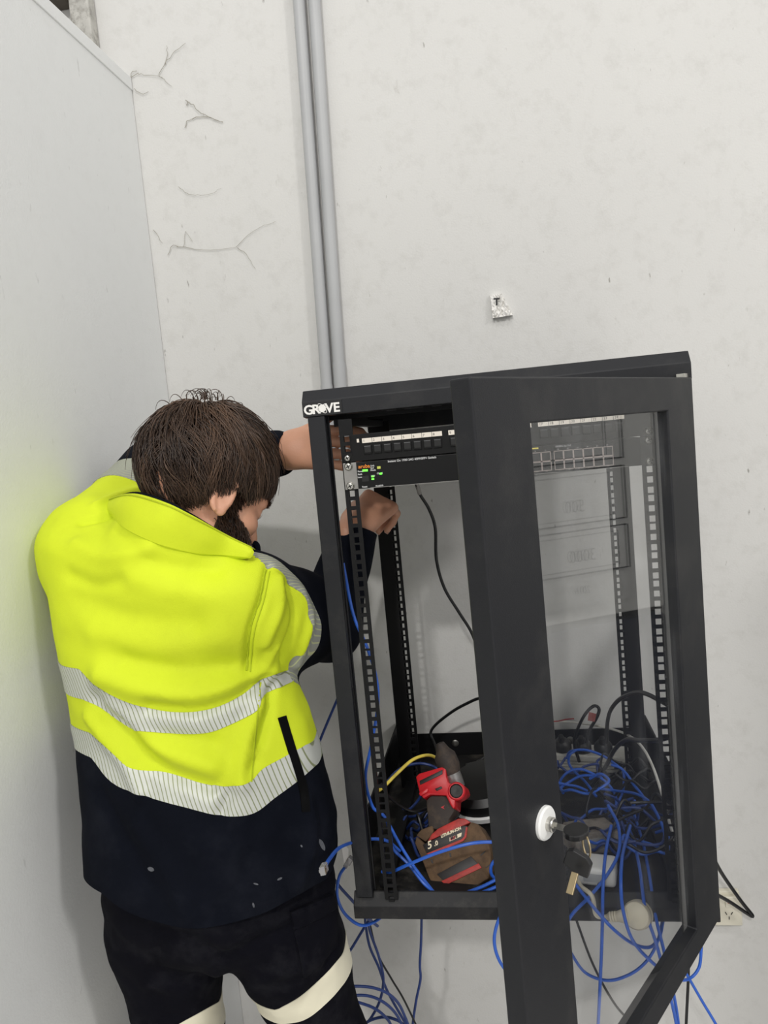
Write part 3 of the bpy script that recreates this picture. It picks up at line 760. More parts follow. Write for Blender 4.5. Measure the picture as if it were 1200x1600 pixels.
g_t2a = around([(140, 1145), (170, 1172), (205, 1201), (260, 1207), (330, 1227), (385, 1225), (410, 1202), (440, 1185), (490, 1157)])
g_t2b = around([(143, 1183), (175, 1222), (220, 1242), (300, 1264), (350, 1275), (395, 1271), (430, 1246), (470, 1216), (497, 1192)])
g_hem = around([(158, 1395), (190, 1420), (235, 1438), (310, 1451), (400, 1431), (450, 1407), (510, 1373)])
RA = [S_R, E_R, W_R]; LA = [S_L, E_L, W_L]
LR = np.linalg.norm(E_R - S_R); LL = np.linalg.norm(E_L - S_L)
def arm_cut(P, t, lim, bend=0.0):
    def f(V):
        s, d = arm_par(V, P)
        ax = (P[1] - P[0]) / np.linalg.norm(P[1] - P[0]); s2 = (V - P[0]) @ ax
        s = np.where(s < np.linalg.norm(P[1] - P[0]) * 0.98, s2, s)
        return np.where(d < lim, s - t, -0.05)
    return f
# regions: 0 yellow 1 navy body 2 tape upper 3 tape lower 4/5 sleeve tape 6/7 navy sleeve 9 cut away
def on_trunk(V):
    sr, dr = arm_par(V, RA); sl, dl = arm_par(V, LA)
    return ~(((dr < 0.1) & (sr > LR * 0.35) & (V[:, 2] > E_R[2] - 0.085)) | ((dl < 0.1) & (sl > LL * 0.3)))
sp = [cast(bv, *q)[0] for q in ((464, 922), (485, 970), (452, 1036))]
sn = np.cross(sp[1] - sp[0], sp[2] - sp[0]); sn /= np.linalg.norm(sn); sn = sn if sn @ (E_R - S_R) > 0 else -sn
def sleeve_plane(off):
    def f(V):
        d = seg_dist(V, [S_R + (E_R - S_R) * 0.2, E_R, W_R]); return np.where(d < 0.12, (V - sp[0]) @ sn - off, -0.05)
    return f
J.cut(sleeve_plane(0.0), 0, 4); J.cut(sleeve_plane(0.024), 4, 6)
J.cut(arm_cut(LA, LL * 0.50, 0.12), 0, 5); J.cut(arm_cut(LA, LL * 0.80, 0.12), 5, 7)
J.cut(lambda V: np.minimum(g_t1a(V) - V[:, 2], seg_dist(V, [S_R + (E_R - S_R) * 0.25, E_R]) - 0.094), 0, 2); J.cut(lambda V: g_t1b(V) - V[:, 2], 2, 10)
J.cut(lambda V: g_t2a(V) - V[:, 2], 10, 3); J.cut(lambda V: g_t2b(V) - V[:, 2], 3, 1)
J.cut(lambda V: g_hem(V) - V[:, 2], 1, 9)
J.R[J.R == 10] = 0
# the sleeves stop at the wrists, the neck opens inside the collar
J.cut(lambda V: ((V - W_R) @ ((W_R - E_R) / np.linalg.norm(W_R - E_R))) - 0.004, 6, 9)
J.cut(lambda V: ((V - W_L) @ ((W_L - E_L) / np.linalg.norm(W_L - E_L))) - 0.026, 7, 9)
jacket = J.emit(0, 'jacket', M_HIVIS, person, 0, 0.003)
tag(jacket, 'yellow upper part of the work jacket')
def jpart(r, n, m_, lab=None, off=0.0, th=0.003):
    o = J.emit(r, n, m_, jacket, off, th)
    if lab: o['label'] = lab
    return o
jpart(1, 'lower_panel', M_NAVY, 'navy lower panel of the jacket'); jpart(6, 'sleeve', M_NAVY, 'navy right sleeve'); jpart(7, 'sleeve', M_NAVY, 'navy left sleeve')
jpart(2, 'reflective_tape', M_TAPE, 'upper silver tape around the waist', 0.0012); jpart(3, 'reflective_tape', M_TAPE, 'lower silver tape around the waist', 0.0012)
jpart(4, 'reflective_tape', M_TAPES, 'silver tape around the right sleeve', 0.0012); jpart(5, 'reflective_tape', M_TAPES, 'silver tape around the left sleeve', 0.0012)

def strip_on(bvh, px_pts, width_px, name, material, parent, thick=0.002, lift=0.0005, n=3, per=6, taper=False):
    """flat strip following a surface along a photo polyline (centre line)"""
    C2 = np.array(catmull([(a, b) for a, b in px_pts], per)); t = np.gradient(C2, axis=0); t /= np.linalg.norm(t, axis=1, keepdims=True); nrm = np.stack([-t[:, 1], t[:, 0]], 1)
    rows = []
    for i, (c, q) in enumerate(zip(C2, nrm)):
        w = width_px * ((1 - abs(2 * i / (len(C2) - 1) - 1) ** 3) if taper else 1); row = []
        for k in np.linspace(-0.5, 0.5, n + 1):
            p, nn = cast(bvh, *(c + q * w * k))
            if p is not None: row.append((p, nn))
        if len(row) == n + 1: rows.append(row)
    mb = MB(); m_ = len(rows); w_ = n + 1
    v = [p + nn * (lift + thick) for r in rows for p, nn in r] + [p + nn * (lift - 0.003) for r in rows for p, nn in r]; o = m_ * w_
    f = []
    for i in range(m_ - 1):
        for k in range(n): f.append((i * w_ + k, i * w_ + k + 1, (i + 1) * w_ + k + 1, (i + 1) * w_ + k))
        f.append((i * w_, (i + 1) * w_, o + (i + 1) * w_, o + i * w_)); f.append((i * w_ + n, o + i * w_ + n, o + (i + 1) * w_ + n, (i + 1) * w_ + n))
    for k in range(n): f.append((k, o + k, o + k + 1, k + 1)); i = m_ - 1; f.append((i * w_ + k, i * w_ + k + 1, o + i * w_ + k + 1, o + i * w_ + k))
    mb.add(v, f); ob = mb.build(name, material, parent)
    bm = bmesh.new(); bm.from_mesh(ob.data); bmesh.ops.recalc_face_normals(bm, faces=bm.faces); bm.to_mesh(ob.data); bm.free()
    return ob
M_ZIP = mat('zip_black', (4, 4, 5), 0.7, spec=0.1)
tag(strip_on(bv, [(440, 1120), (452, 1160), (466, 1205), (474, 1235), (478, 1268)], 13, 'pocket_zip', M_ZIP, jacket, 0.0015, taper=False), 'black side pocket zip')
M_SEAM = mat('hivis_stitching', (176, 190, 20), 0.8)
strip_on(bv, [(415, 890), (406, 935), (391, 985), (385, 1048)], 3, 'seam', M_SEAM, jacket, 0.0012, n=2); strip_on(bv, [(422, 893), (413, 937), (398, 987), (391, 1050)], 1.5, 'seam', M_SEAM, jacket, 0.0010, n=2)
strip_on(bv, [(407, 1066), (403, 1110), (398, 1160), (393, 1222)], 2, 'seam', M_SEAM, jacket, 0.0008, n=2)
M_PAINT = mat('dried_paint', (92, 94, 100), 0.9, var=0.3, vscale=300)
for x, y, w, dx, dy in ((236, 1358, 6, 5, 2), (503, 1320, 6, 4, 9), (471, 1322, 2.5, 1, 2), (400, 1381, 2.5, 4, 1), (437, 1373, 3, 4, -2), (396, 1414, 3, 1, 4)):
    strip_on(bv, [(x - dx, y - dy), (x, y), (x + dx, y + dy)], w, 'paint_spot', M_PAINT, jacket, 0.0005, 0.0002, taper=True)
# stand collar: its top edge and the seam it grows from, each a closed line around the neck (front opening at the right)
near_top = [(394, 855), (352, 834), (302, 806), (258, 785), (206, 771), (174, 779)]; near_bot = [(394, 876), (352, 870), (302, 864), (246, 850), (198, 826), (170, 803)]
def seat(px, py, dflt):
    p, n_ = cast(bv, px, py)
    return p + n_ * 0.004 if p is not None and abs(p[1] - dflt) < 0.09 else at(px, py, dflt)
nb_pts = [seat(*q, d) for q, d in zip(near_bot, (-0.02, -0.09, -0.135, -0.14, -0.115, -0.06))]
nt_pts = [at(*q, min(b[1] + 0.006, d)) for q, b, d in zip(near_top, nb_pts, (0.0, -0.085, -0.125, -0.128, -0.10, -0.045))]
far_top = [at(184, 782, 0.03), at(250, 800, 0.085), at(330, 835, 0.085), at(384, 853, 0.05)]; far_bot = [at(178, 812, 0.03), at(250, 838, 0.095), at(330, 872, 0.095), at(384, 880, 0.055)]
CT = np.array(catmull(nt_pts + far_top, 8, True)); CB = np.array(catmull(nb_pts + far_bot, 8, True))
ncp = len(CT); cen = CT.mean(0); lev = np.array([1.0, 0.8, 0.55, 0.3, 0.0, -0.35, -0.8])
idx = [(k + 1) % ncp for k in range(ncp - 3)]
def collar_mesh(o0, o1, top_ext=0.0):
    v = []; nt_ = len(lev)
    for off in (o0, o1):
        for n_, k in enumerate(idx):
            a_ = CT[k]; b_ = CB[k]; out_ = a_ - cen; out_[2] *= 0.2; out_ /= np.linalg.norm(out_)
            for t in lev:
                t2 = t + (top_ext if t == 1.0 else 0)
                rip = 0.0022 * math.sin(0.55 * n_ + 3 * t) * (1 - abs(2 * t - 1)) + 0.005 * math.sin(max(0, t) * math.pi)
                v.append(b_ + (a_ - b_) * max(t2, 0.25 * t2) + out_ * (off + (rip if t > 0 else 0) + 0.03 * min(0, t)))
    f = []; m_ = len(idx); o = m_ * nt_
    for i in range(m_ - 1):
        for k in range(nt_ - 1):
            q = (i * nt_ + k, (i + 1) * nt_ + k, (i + 1) * nt_ + k + 1, i * nt_ + k + 1); f += [q, tuple(o + z for z in q[::-1])]
        f.append((i * nt_, o + i * nt_, o + (i + 1) * nt_, (i + 1) * nt_))
    for i in (0, m_ - 1):
        for k in range(nt_ - 1): f.append((i * nt_ + k, i * nt_ + k + 1, o + i * nt_ + k + 1, o + i * nt_ + k))
    return MB().add(v, f)
def recalc(ob):
    bm = bmesh.new(); bm.from_mesh(ob.data); bmesh.ops.recalc_face_normals(bm, faces=bm.faces); bm.to_mesh(ob.data); bm.free(); return ob
col_o = recalc(collar_mesh(0.0, -0.005).build('collar', M_HIVIS, jacket, smooth=True))
cl = recalc(collar_mesh(-0.0056, -0.009, 0.05).build('collar_lining', M_NAVY, jacket, smooth=True)); cl['label'] = 'navy lining of the stand collar'
MB().tube([CT[k] + (CT[k] - CB[k]) * -0.06 + (CT[k] - cen) * 0.015 for k in idx], 0.0012, 6).build('collar_stitching', M_SEAM, col_o, smooth=True)
tip = at(396, 853, 0.0)
MB().tube(catmull([tip + [0, 0, 0.004], tip + [0.006, 0, -0.002], tip + [0.003, 0, -0.03]], 5), 0.006, 8).build('collar_tip', M_NAVY, jacket, smooth=True)

# trousers, boots
tz = at(330, 1470, -0.06)[2]
HL = at(262, 1440, -0.05); HR = at(438, 1440, -0.05); KL = at(281, 1620, -0.05); KR = at(512, 1620, -0.03)
AL = np.array([KL[0] + 0.01, 0.0, 0.12]); AR = np.array([KR[0] + 0.03, 0.03, 0.12])
tf_ = Field((-0.56, -0.34, 0.05), (0.22, 0.3, HL[2] + 0.2), 0.0075)
pel = (HL + HR) / 2 + np.array([0, 0, 0.07])
tf_.ell(pel, (0.203, 0.138, 0.125), k=0)
tf_.cone(HL, KL, 0.104, 0.069, 0.015).cone(HR, KR, 0.102, 0.064, 0.015)
tf_.cone(KL, AL, 0.069, 0.07, 0.02).cone(KR, AR, 0.070, 0.07, 0.02)
V, T = tf_.mesh(2); TR = Surf(V, T)
TR.V = TR.V + TR.N * (0.006 * vnoise(TR.V, 8, 5) + 0.003 * vnoise(TR.V * np.array([1, 1, 1.8]), 20, 6))[:, None]
bt = TR.bvh()
for pts, amp, w in [([(350, 1500), (390, 1480), (450, 1455)], -0.008, 0.012), ([(345, 1500), (300, 1470), (250, 1455)], -0.008, 0.012), ([(340, 1520), (290, 1545), (230, 1540)], 0.006, 0.014), ([(390, 1540), (440, 1520), (500, 1500)], 0.006, 0.012), ([(250, 1470), (240, 1530), (260, 1590)], -0.005, 0.012), ([(520, 1480), (500, 1530), (470, 1570)], -0.005, 0.012)]:
    P3 = [q for q in (cast(bt, x, y)[0] for x, y in catmull(pts, 4)) if q is not None]
    if len(P3) > 1: d = seg_dist(TR.V, P3); TR.V = TR.V + TR.N * (amp * np.exp(-(d / w) ** 2))[:, None]
TR.N = vnormals(TR.V, TR.T); bt = TR.bvh()
def leg_band(px_top, px_bot, cx, cy, src, mid, side):
    global bv
    keep = bv; bv = bt
    gt = around(px_top, cx, cy); gb = around(px_bot, cx, cy); bv = keep
    xm = lambda V: side * (V[:, 0] - np.interp(V[:, 2], [AL[2], KL[2], HL[2]], [(AL[0] + AR[0]) / 2, (KL[0] + KR[0]) / 2, (HL[0] + HR[0]) / 2]))
    TR.cut(lambda V: np.minimum(np.minimum(gt(V) - V[:, 2], V[:, 2] - gb(V)), xm(V)), src, mid)
leg_band([(432, 1578), (470, 1556), (510, 1520), (534, 1492)], [(440, 1600), (478, 1592), (515, 1562), (538, 1535)], KR[0] - 0.01, KR[1] - 0.02, 0, 1, 1)
leg_band([(225, 1640), (270, 1606), (310, 1583), (342, 1565)], [(225, 1690), (270, 1655), (310, 1630), (343, 1612)], KL[0], KL[1], 0, 2, -1)
trousers = TR.emit(0, 'trousers', M_TROU, person, 0, 0.003); tag(trousers, 'dusty dark navy work trousers')
for r in (1, 2):
    if (TR.R == r).any():
        o = TR.emit(r, 'reflective_tape', M_TAPET, trousers, 0.001, 0.002); o['label'] = 'cream silver tape around the %s leg' % ('right' if r == 1 else 'left')
def patch_on(bvh, quad, name, material, parent, nx=10, ny=10, thick=0.005):
    q = [np.array(p, float) for p in quad]; rows = []
    for j in range(ny + 1):
        for i in range(nx + 1):
            a = q[0] + (q[1] - q[0]) * i / nx; b = q[3] + (q[2] - q[3]) * i / nx; c = a + (b - a) * j / ny
            p, nn = cast(bvh, *c); rows.append((p, nn))
    if any(r[0] is None for r in rows): return None
    w = nx + 1; n_ = len(rows)
    edge = lambda k: (k % w in (0, nx)) or (k // w in (0, ny))
    v = [p + nn * (thick if not edge(k) else thick * 0.7) for k, (p, nn) in enumerate(rows)] + [p - nn * 0.004 for p, nn in rows]
    f = []
    for j in range(ny):
        for i in range(nx): a = j * w + i; f.append((a, a + w, a + w + 1, a + 1))
    for i in range(nx): a = i; f.append((a, a + 1, n_ + a + 1, n_ + a)); a = ny * w + i; f.append((a + 1, a, n_ + a, n_ + a + 1))
    for j in range(ny): a = j * w; f.append((a + w, a, n_ + a, n_ + a + w)); a = j * w + nx; f.append((a, a + w, n_ + a + w, n_ + a))
    ob = MB().add(v, f).build(name, material, parent, smooth=True)
    bm = bmesh.new(); bm.from_mesh(ob.data); bmesh.ops.recalc_face_normals(bm, faces=bm.faces); bm.to_mesh(ob.data); bm.free(); return ob
patch_on(bt, [(455, 1432), (519, 1404), (526, 1478), (474, 1528)], 'cargo_pocket', M_TROU, trousers, thick=0.006)
patch_on(bt, [(452, 1424), (516, 1396), (520, 1420), (460, 1450)], 'pocket_flap', M_TROU, trousers, thick=0.010)
M_BOOT = mat('boot_leather', (48, 40, 34), 0.6, var=0.2)
for a in (AL, AR):
    bf = Field((a[0] - 0.08, a[1] - 0.16, -0.012), (a[0] + 0.08, a[1] + 0.26, 0.24), 0.006)
    bf.cone(a + [0, 0.0, 0.04], a + [0, -0.01, -0.05], 0.052, 0.05, 0.01).cone(a + [0, -0.035, -0.072], a + [0, 0.14, -0.076], 0.042, 0.044, 0.03).ell(a + [0, 0.15, -0.08], (0.05, 0.06, 0.038), k=0.02)
    bf.add(lambda x, y, z: z - 0.0 + 0 * x + 0 * y, (-9, -9, -1), (9, 9, 1), 0, True)
    V, T = bf.mesh(1); bo = Surf(V, T).emit(0, 'boot', M_BOOT, person)

# ------------------------------------------------------------------ head, neck, arms and hands: one continuous body
yaw, pit_, rol = math.radians(36), math.radians(34), math.radians(3)
F0 = np.array([math.sin(yaw), math.cos(yaw), 0]); R0 = np.array([math.cos(yaw), -math.sin(yaw), 0]); Zv = np.array([0, 0, 1.0])
HF = math.cos(pit_) * F0 - math.sin(pit_) * Zv; HU = math.sin(pit_) * F0 + math.cos(pit_) * Zv
HR_ = R0 * math.cos(rol) - HU * math.sin(rol); HU = HU * math.cos(rol) + R0 * math.sin(rol)
HO = HEADEAR - HR_ * 0.074
AX = np.array([HR_, HF, HU])
def hp_(x, y, z): return HO + HR_ * x + HF * y + HU * z
def hloc(V): return (V - HO) @ AX.T
bf = Field(np.minimum(np.minimum(HO - 0.17, W_L - 0.15), W_R - 0.12) - [0.16, 0.0, 0.12], np.array([0.16, 0.42, (HO + 0.21)[2]]), 0.0031)
bf.ell(hp_(0, -0.008, 0.050), (0.075, 0.097, 0.086), AX, 0)                        # cranium
bf.ell(hp_(0, 0.048, -0.012), (0.060, 0.052, 0.080), AX, 0.02)                      # face
bf.cone(hp_(-0.045, 0.01, -0.055), hp_(-0.012, 0.082, -0.092), 0.020, 0.020, 0.03).cone(hp_(0.045, 0.01, -0.055), hp_(0.012, 0.082, -0.092), 0.020, 0.020, 0.03)
bf.cone(hp_(0.0, 0.03, -0.06), hp_(0, 0.08, -0.085), 0.045, 0.025, 0.03)            # jaw
bf.cone(hp_(-0.035, 0.084, 0.034), hp_(0.035, 0.084, 0.034), 0.014, 0.014, 0.012)   # brow
bf.cone(hp_(0, 0.096, 0.022), hp_(0, 0.118, -0.020), 0.007, 0.012, 0.012).cone(hp_(-0.011, 0.104, -0.024), hp_(0.011, 0.104, -0.024), 0.008, 0.008, 0.006)   # nose
for sx in (-1, 1):
    bf.ell(hp_(sx * 0.032, 0.098, 0.016), (0.015, 0.009, 0.010), AX, 0.006, True)   # eye sockets
    bf.ell(hp_(sx * 0.032, 0.084, 0.016), (0.013, 0.012, 0.012), AX, 0.002)
    bf.ell(hp_(sx * 0.045, 0.062, -0.012), (0.02, 0.026, 0.018), AX, 0.02)          # cheekbones
    # ear: shell, rim, lobe
    ec = hp_(sx * 0.080, -0.008, 0.002); ea = np.array([HR_ * 0.88 * sx + HF * -0.47, HF * 0.88 + HR_ * 0.47 * sx, HU])
    bf.ell(ec, (0.0065, 0.017, 0.029), ea, 0.008)
    rim = [ec + ea[1] * (0.016 * math.cos(t)) + ea[2] * (0.028 * math.sin(t)) + ea[0] * 0.007 for t in np.linspace(-2.0 - math.pi / 2 + 3.6, 1.2 + 3.0, 9)]
    rim = [ec + ea[1] * (-0.016 * math.cos(t)) + ea[2] * (0.028 * math.sin(t)) + ea[0] * 0.006 for t in np.linspace(-1.2, 2.3, 10)]
    for a, b in zip(rim[:-1], rim[1:]): bf.cone(a, b, 0.0042, 0.0042, 0.003)
    bf.ell(ec + ea[1] * 0.003 + ea[0] * 0.006, (0.004, 0.008, 0.012), ea, 0.003, True)
    bf.ell(ec - ea[2] * 0.024 + ea[1] * 0.004, (0.005, 0.008, 0.009), ea, 0.005)
bf.cone(hp_(-0.022, 0.098, -0.052), hp_(0.022, 0.098, -0.052), 0.006, 0.006, 0.008)  # lips
bf.cone(hp_(-0.022, 0.1045, -0.052), hp_(0.022, 0.1045, -0.052), 0.0012, 0.0012, 0.002, True)
bf.cone(hp_(0, -0.018, -0.01), NB + np.array([0.03, 0.06, -0.03]), 0.056, 0.060, 0.03)   # neck
bf.cone(hp_(0, -0.055, 0.0), NB + np.array([0.02, 0.035, 0.0]), 0.032, 0.045, 0.03)
sh_l = S_L + (S_R - S_L) * 0.12; sh_r = S_R + (S_L - S_R) * 0.12
bf.cone(NB + [0, 0.05, -0.05], sh_l, 0.045, 0.045, 0.03).cone(NB + [0, 0.05, -0.05], sh_r, 0.045, 0.045, 0.03)
bf.cone(sh_l, E_L, 0.048, 0.040, 0.02).cone(E_L, W_L, 0.039, 0.029, 0.02).cone(sh_r, E_R, 0.048, 0.040, 0.02).cone(E_R, W_R, 0.038, 0.028, 0.02)
def hand(W, D, N, S, curls, spread=0.06, thumb=(0.55, 0.5, 0.15), sc=1.0, thumb_curl=0.3):
    """W wrist, D along the palm, N out of the back of the hand, S towards the thumb side"""
    D = D / np.linalg.norm(D); N = N - D * (N @ D); N /= np.linalg.norm(N); S0 = np.cross(D, N); S0 = S0 if S0 @ S > 0 else -S0
    P = lambda d, s, n: W + (D * d + S0 * s + N * n) * sc
    nails = []
    for s0, s1 in ((0.022, 0.030), (0.008, 0.0105), (-0.008, -0.0095), (-0.022, -0.028)): bf.cone(P(0.006, s0 * 0.75, 0), P(0.085, s1, 0.002), 0.0155 * sc, 0.0128 * sc, 0.012)
    bf.cone(P(-0.03, 0, 0), P(0.02, 0, 0), 0.028 * sc, 0.026 * sc, 0.02)
    bf.cone(P(0.012, 0.024, -0.006), P(0.045, 0.034, -0.010), 0.018 * sc, 0.015 * sc, 0.012)
    lens = ((0.045, 0.026, 0.022), (0.050, 0.030, 0.024), (0.047, 0.028, 0.023), (0.037, 0.022, 0.020))
    for i, (s1, L) in enumerate(zip((0.030, 0.0105, -0.0095, -0.028), lens)):
        p = P(0.085, s1, 0.002); ang = 0.0; d = D + S0 * (spread * (1.5 - i)); d /= np.linalg.norm(d); r = (0.0092, 0.0094, 0.0090, 0.0080)[i] * sc
        for j, l in enumerate(L):
            ang += curls[i][j]; dd = d * math.cos(ang) - N * math.sin(ang); q = p + dd * l * sc
            bf.cone(p, q, r * (1.04 - 0.06 * j), r * (0.98 - 0.06 * j), 0.0035); p = q
        nails.append((p, dd, d * math.sin(ang) + N * math.cos(ang)))
    p = P(0.040, 0.036, -0.010); d = D * thumb[0] + S0 * thumb[1] - N * thumb[2]; d /= np.linalg.norm(d)
    q = p + d * 0.040 * sc; bf.cone(p, q, 0.0125 * sc, 0.0105 * sc, 0.006); d2 = d * math.cos(thumb_curl) + D * math.sin(thumb_curl); d2 /= np.linalg.norm(d2); q2 = q + d2 * 0.030 * sc
    bf.cone(q, q2, 0.0105 * sc, 0.0085 * sc, 0.004); nails.append((q2, d2, N))
    return nails
NL = hand(W_L + (W_L - E_L) / np.linalg.norm(W_L - E_L) * 0.018, at(540, 697, 0.115) - at(470, 705, 0.155), np.array([-0.10, -0.86, 0.30]), np.array([0, 0, 1.0]),
     ((0.4, 0.8, 0.6), (0.5, 0.8, 0.6), (0.55, 0.8, 0.6), (0.6, 0.8, 0.6)), thumb=(0.8, 0.35, -0.1), sc=1.02)
NR = hand(W_R + (W_R - E_R) / np.linalg.norm(W_R - E_R) * 0.012, np.array([0.045, 0.075, 0.040]), np.array([0.25, -0.62, 0.75]), np.array([-1.0, 0.2, 0.2]),
     ((0.9, 1.1, 0.6), (0.95, 1.1, 0.7), (0.95, 1.15, 0.7), (0.95, 1.1, 0.7)), thumb=(0.75, 0.35, 0.5), sc=1.0, thumb_curl=0.6)
V, T = bf.mesh(1)
B_ = Surf(V, T)
body = B_.emit(0, 'body', M_SKIN, person); tag(body, 'bare skin of head, neck and hands')
nm = MB()
for p, d, n in NL + NR: nm.box((-0.006, -0.0045, 0.0), (0.005, 0.0045, 0.0008), frame(p + n * 0.0074, d, np.cross(n, d)))
nm.build('fingernails', mat('nail', (226, 184, 166), 0.3), body)
for sx in (-1, 1):
    ey = MB(); ey.lathe([(0.0001, -0.0115)] + [(0.0115 * math.sin(a), -0.0115 * math.cos(a)) for a in np.linspace(0.15, math.pi - 0.15, 12)] + [(0.0001, 0.0115)], frame(hp_(sx * 0.032, 0.0865, 0.016), HR_, HU), 16)
    ey.build('eye', mat('eye_white', (226, 222, 216), 0.2), body, smooth=True)

# hair: a cap under thousands of strands combed out from the crown
hairc = np.array([0, -0.010, 0.052]); shell = np.array([0.099, 0.124, 0.118]); skull = np.array([0.0755, 0.0975, 0.0865])
def hairline(y):      # lowest height that hair may reach at head-local y (forward)
    return np.interp(y, [-0.13, -0.085, -0.05, -0.03, 0.010, 0.030, 0.055, 0.080, 0.13], [-0.098, -0.098, -0.080, -0.034, 0.022, 0.004, 0.020, 0.042, 0.038])
pole = np.array([0.004, -0.055, 0.085]); pole /= np.linalg.norm(pole)
pa = np.cross(pole, [1, 0, 0]); pa /= np.linalg.norm(pa); pb = np.cross(pole, pa)
def dirv(phi, al): return math.cos(phi) * pole + math.sin(phi) * (math.cos(al) * pa + math.sin(al) * pb)
def rad(d, r): return 1 / math.sqrt(((d / r) ** 2).sum())
M_HAIRC = mat('hair_under', (38, 29, 24), 0.7)
hv = []; hf = []
na, nb = 72, 30
for j in range(nb + 1):
    for i in range(na):
        d = dirv(0.02 + j / nb * 2.2, 2 * math.pi * i / na); p = hairc + d * (rad(d, skull) + 0.007)
        zl = hairline(p[1]) + 0.004
        if p[2] < zl:
            ph = j
            p[2] = zl; p = hairc + (p - hairc) * min(1, (rad((p - hairc) / np.linalg.norm(p - hairc), skull) + 0.002) / np.linalg.norm(p - hairc))
        hv.append(hp_(*p))
for j in range(nb):
    for i in range(na): hf.append((j * na + i, j * na + (i + 1) % na, (j + 1) * na + (i + 1) % na, (j + 1) * na + i))
def hair_material(name, dark, light):
    M = bpy.data.materials.new(name); M.use_nodes = True; nt = M.node_tree; b = nt.nodes['Principled BSDF']
    b.inputs['Roughness'].default_value = 0.38; b.inputs['Specular IOR Level'].default_value = 0.45; b.inputs['Anisotropic'].default_value = 0.5
    at_ = nt.nodes.new('ShaderNodeAttribute'); at_.attribute_name = 'tone'
    r = nt.nodes.new('ShaderNodeValToRGB'); r.color_ramp.elements[0].color = (*lin(dark), 1); r.color_ramp.elements[1].color = (*lin(light), 1)
    nt.links.new(at_.outputs['Fac'], r.inputs['Fac']); nt.links.new(r.outputs['Color'], b.inputs['Base Color'])
    return M
M_HAIR = hair_material('brown_hair', (38, 28, 23), (106, 82, 65))
M_BEARD = hair_material('brown_beard', (34, 25, 21), (84, 62, 48))
def strands_obj(name, S, material, parent, r0, r1, extra=None):
    """S: list of (points, tone); each strand a three-sided tapering blade"""
    v = []; f = []; tone = []
    if extra: v += [tuple(p) for p in extra[0]]; f += extra[1]; tone += [0.0] * len(extra[0])
    for P, tn in S:
        g, q = tube_geo(P, r0, 3, False, r1); n = len(v); v += [tuple(p) for p in g]; f += [tuple(i + n for i in z) for z in q[:-2]]; tone += [tn] * len(g)
    me = bpy.data.meshes.new(name); me.from_pydata(v, [], f); me.update()
    a = me.attributes.new('tone', 'FLOAT', 'POINT'); a.data.foreach_set('value', tone)
    return link(name, me, material, parent, smooth=True)
S = []
clumps = [(math.acos(1 - 1.35 * rng.random()), rng.uniform(0, 2 * math.pi), rng.normal(0, 0.16), rng.uniform(-0.15, 0.3), rng.random()) for _ in range(260)]
cd_ = np.array([dirv(c[0], c[1]) for c in clumps])
for n in range(5600):
    phi0 = math.acos(1 - 1.45 * rng.random() ** 0.9) if n < 5200 else rng.uniform(0.0, 0.3); al = rng.uniform(0, 2 * math.pi)
    d0 = dirv(phi0, al); ci = int(np.argmax(cd_ @ d0)); c = clumps[ci]
    ln = rng.uniform(0.6, 1.05) * (1.0 if phi0 > 0.5 else 1.15); sw = c[2] * 1.5 + rng.normal(0, 0.07); wv = 0.10 * (c[4] + 0.3); wp = c[1] * 3; lift = rng.uniform(0.6, 1.0) + c[3] * 0.55; fly = rng.random() < 0.03
    pts = []; dal = math.atan2(math.sin(c[1] - al), math.cos(c[1] - al)); pull = 0.45
    for t in np.linspace(0, 1, 9):
        ph = phi0 + ln * t; a2 = al + sw * t + pull * dal * t * (0.7 if phi0 > 0.25 else 0.1) + 0.30 * t * (1 if phi0 < 0.9 else 0.3) + wv * math.sin(4.5 * t + wp) * t
        d = dirv(min(ph, 2.25), a2); rs = rad(d, skull) + 0.004; rh = rad(d, shell)
        k = math.sin(min(1, t * 1.6 + 0.15) * math.pi / 2) * lift
        end = 1 - max(0, (ph - 1.45)) * 0.30
        p = hairc + d * (rs + (rh - rs) * k * max(0.25, end) + (0.012 * t * t if fly else 0))
        if p[2] < hairline(p[1]) + rng.normal(0, 0.004): break
        pts.append(hp_(*p))
    if len(pts) >= 4: S.append((pts, min(1, max(0, 0.55 * c[4] ** 2 + 0.45 * rng.random() ** 2 + 0.05))))
# unruly curls at the crown
for n in range(46):
    al = rng.uniform(0, 2 * math.pi); ph = abs(rng.normal(0, 0.5)); d = dirv(ph, al); base = hairc + d * (rad(d, shell) - 0.010)
    tan = np.array([-0.5, -0.4, 0]) + rng.normal(0, 0.7, 3); tan -= d * (tan @ d); tan /= np.linalg.norm(tan)
    L = rng.uniform(0.012, 0.026); pts = [hp_(*(base + d * L * 0.75 * math.sin(t * 2.7) + tan * L * (1 - math.cos(t * 2.2)) * 0.7)) for t in np.linspace(0, 1, 9)]
    S.append((pts, 0.15 + 0.4 * rng.random()))
hair = strands_obj('hair', S, M_HAIR, person, 0.0011, 0.0003, (hv, hf)); tag(hair, 'short tousled brown hair')
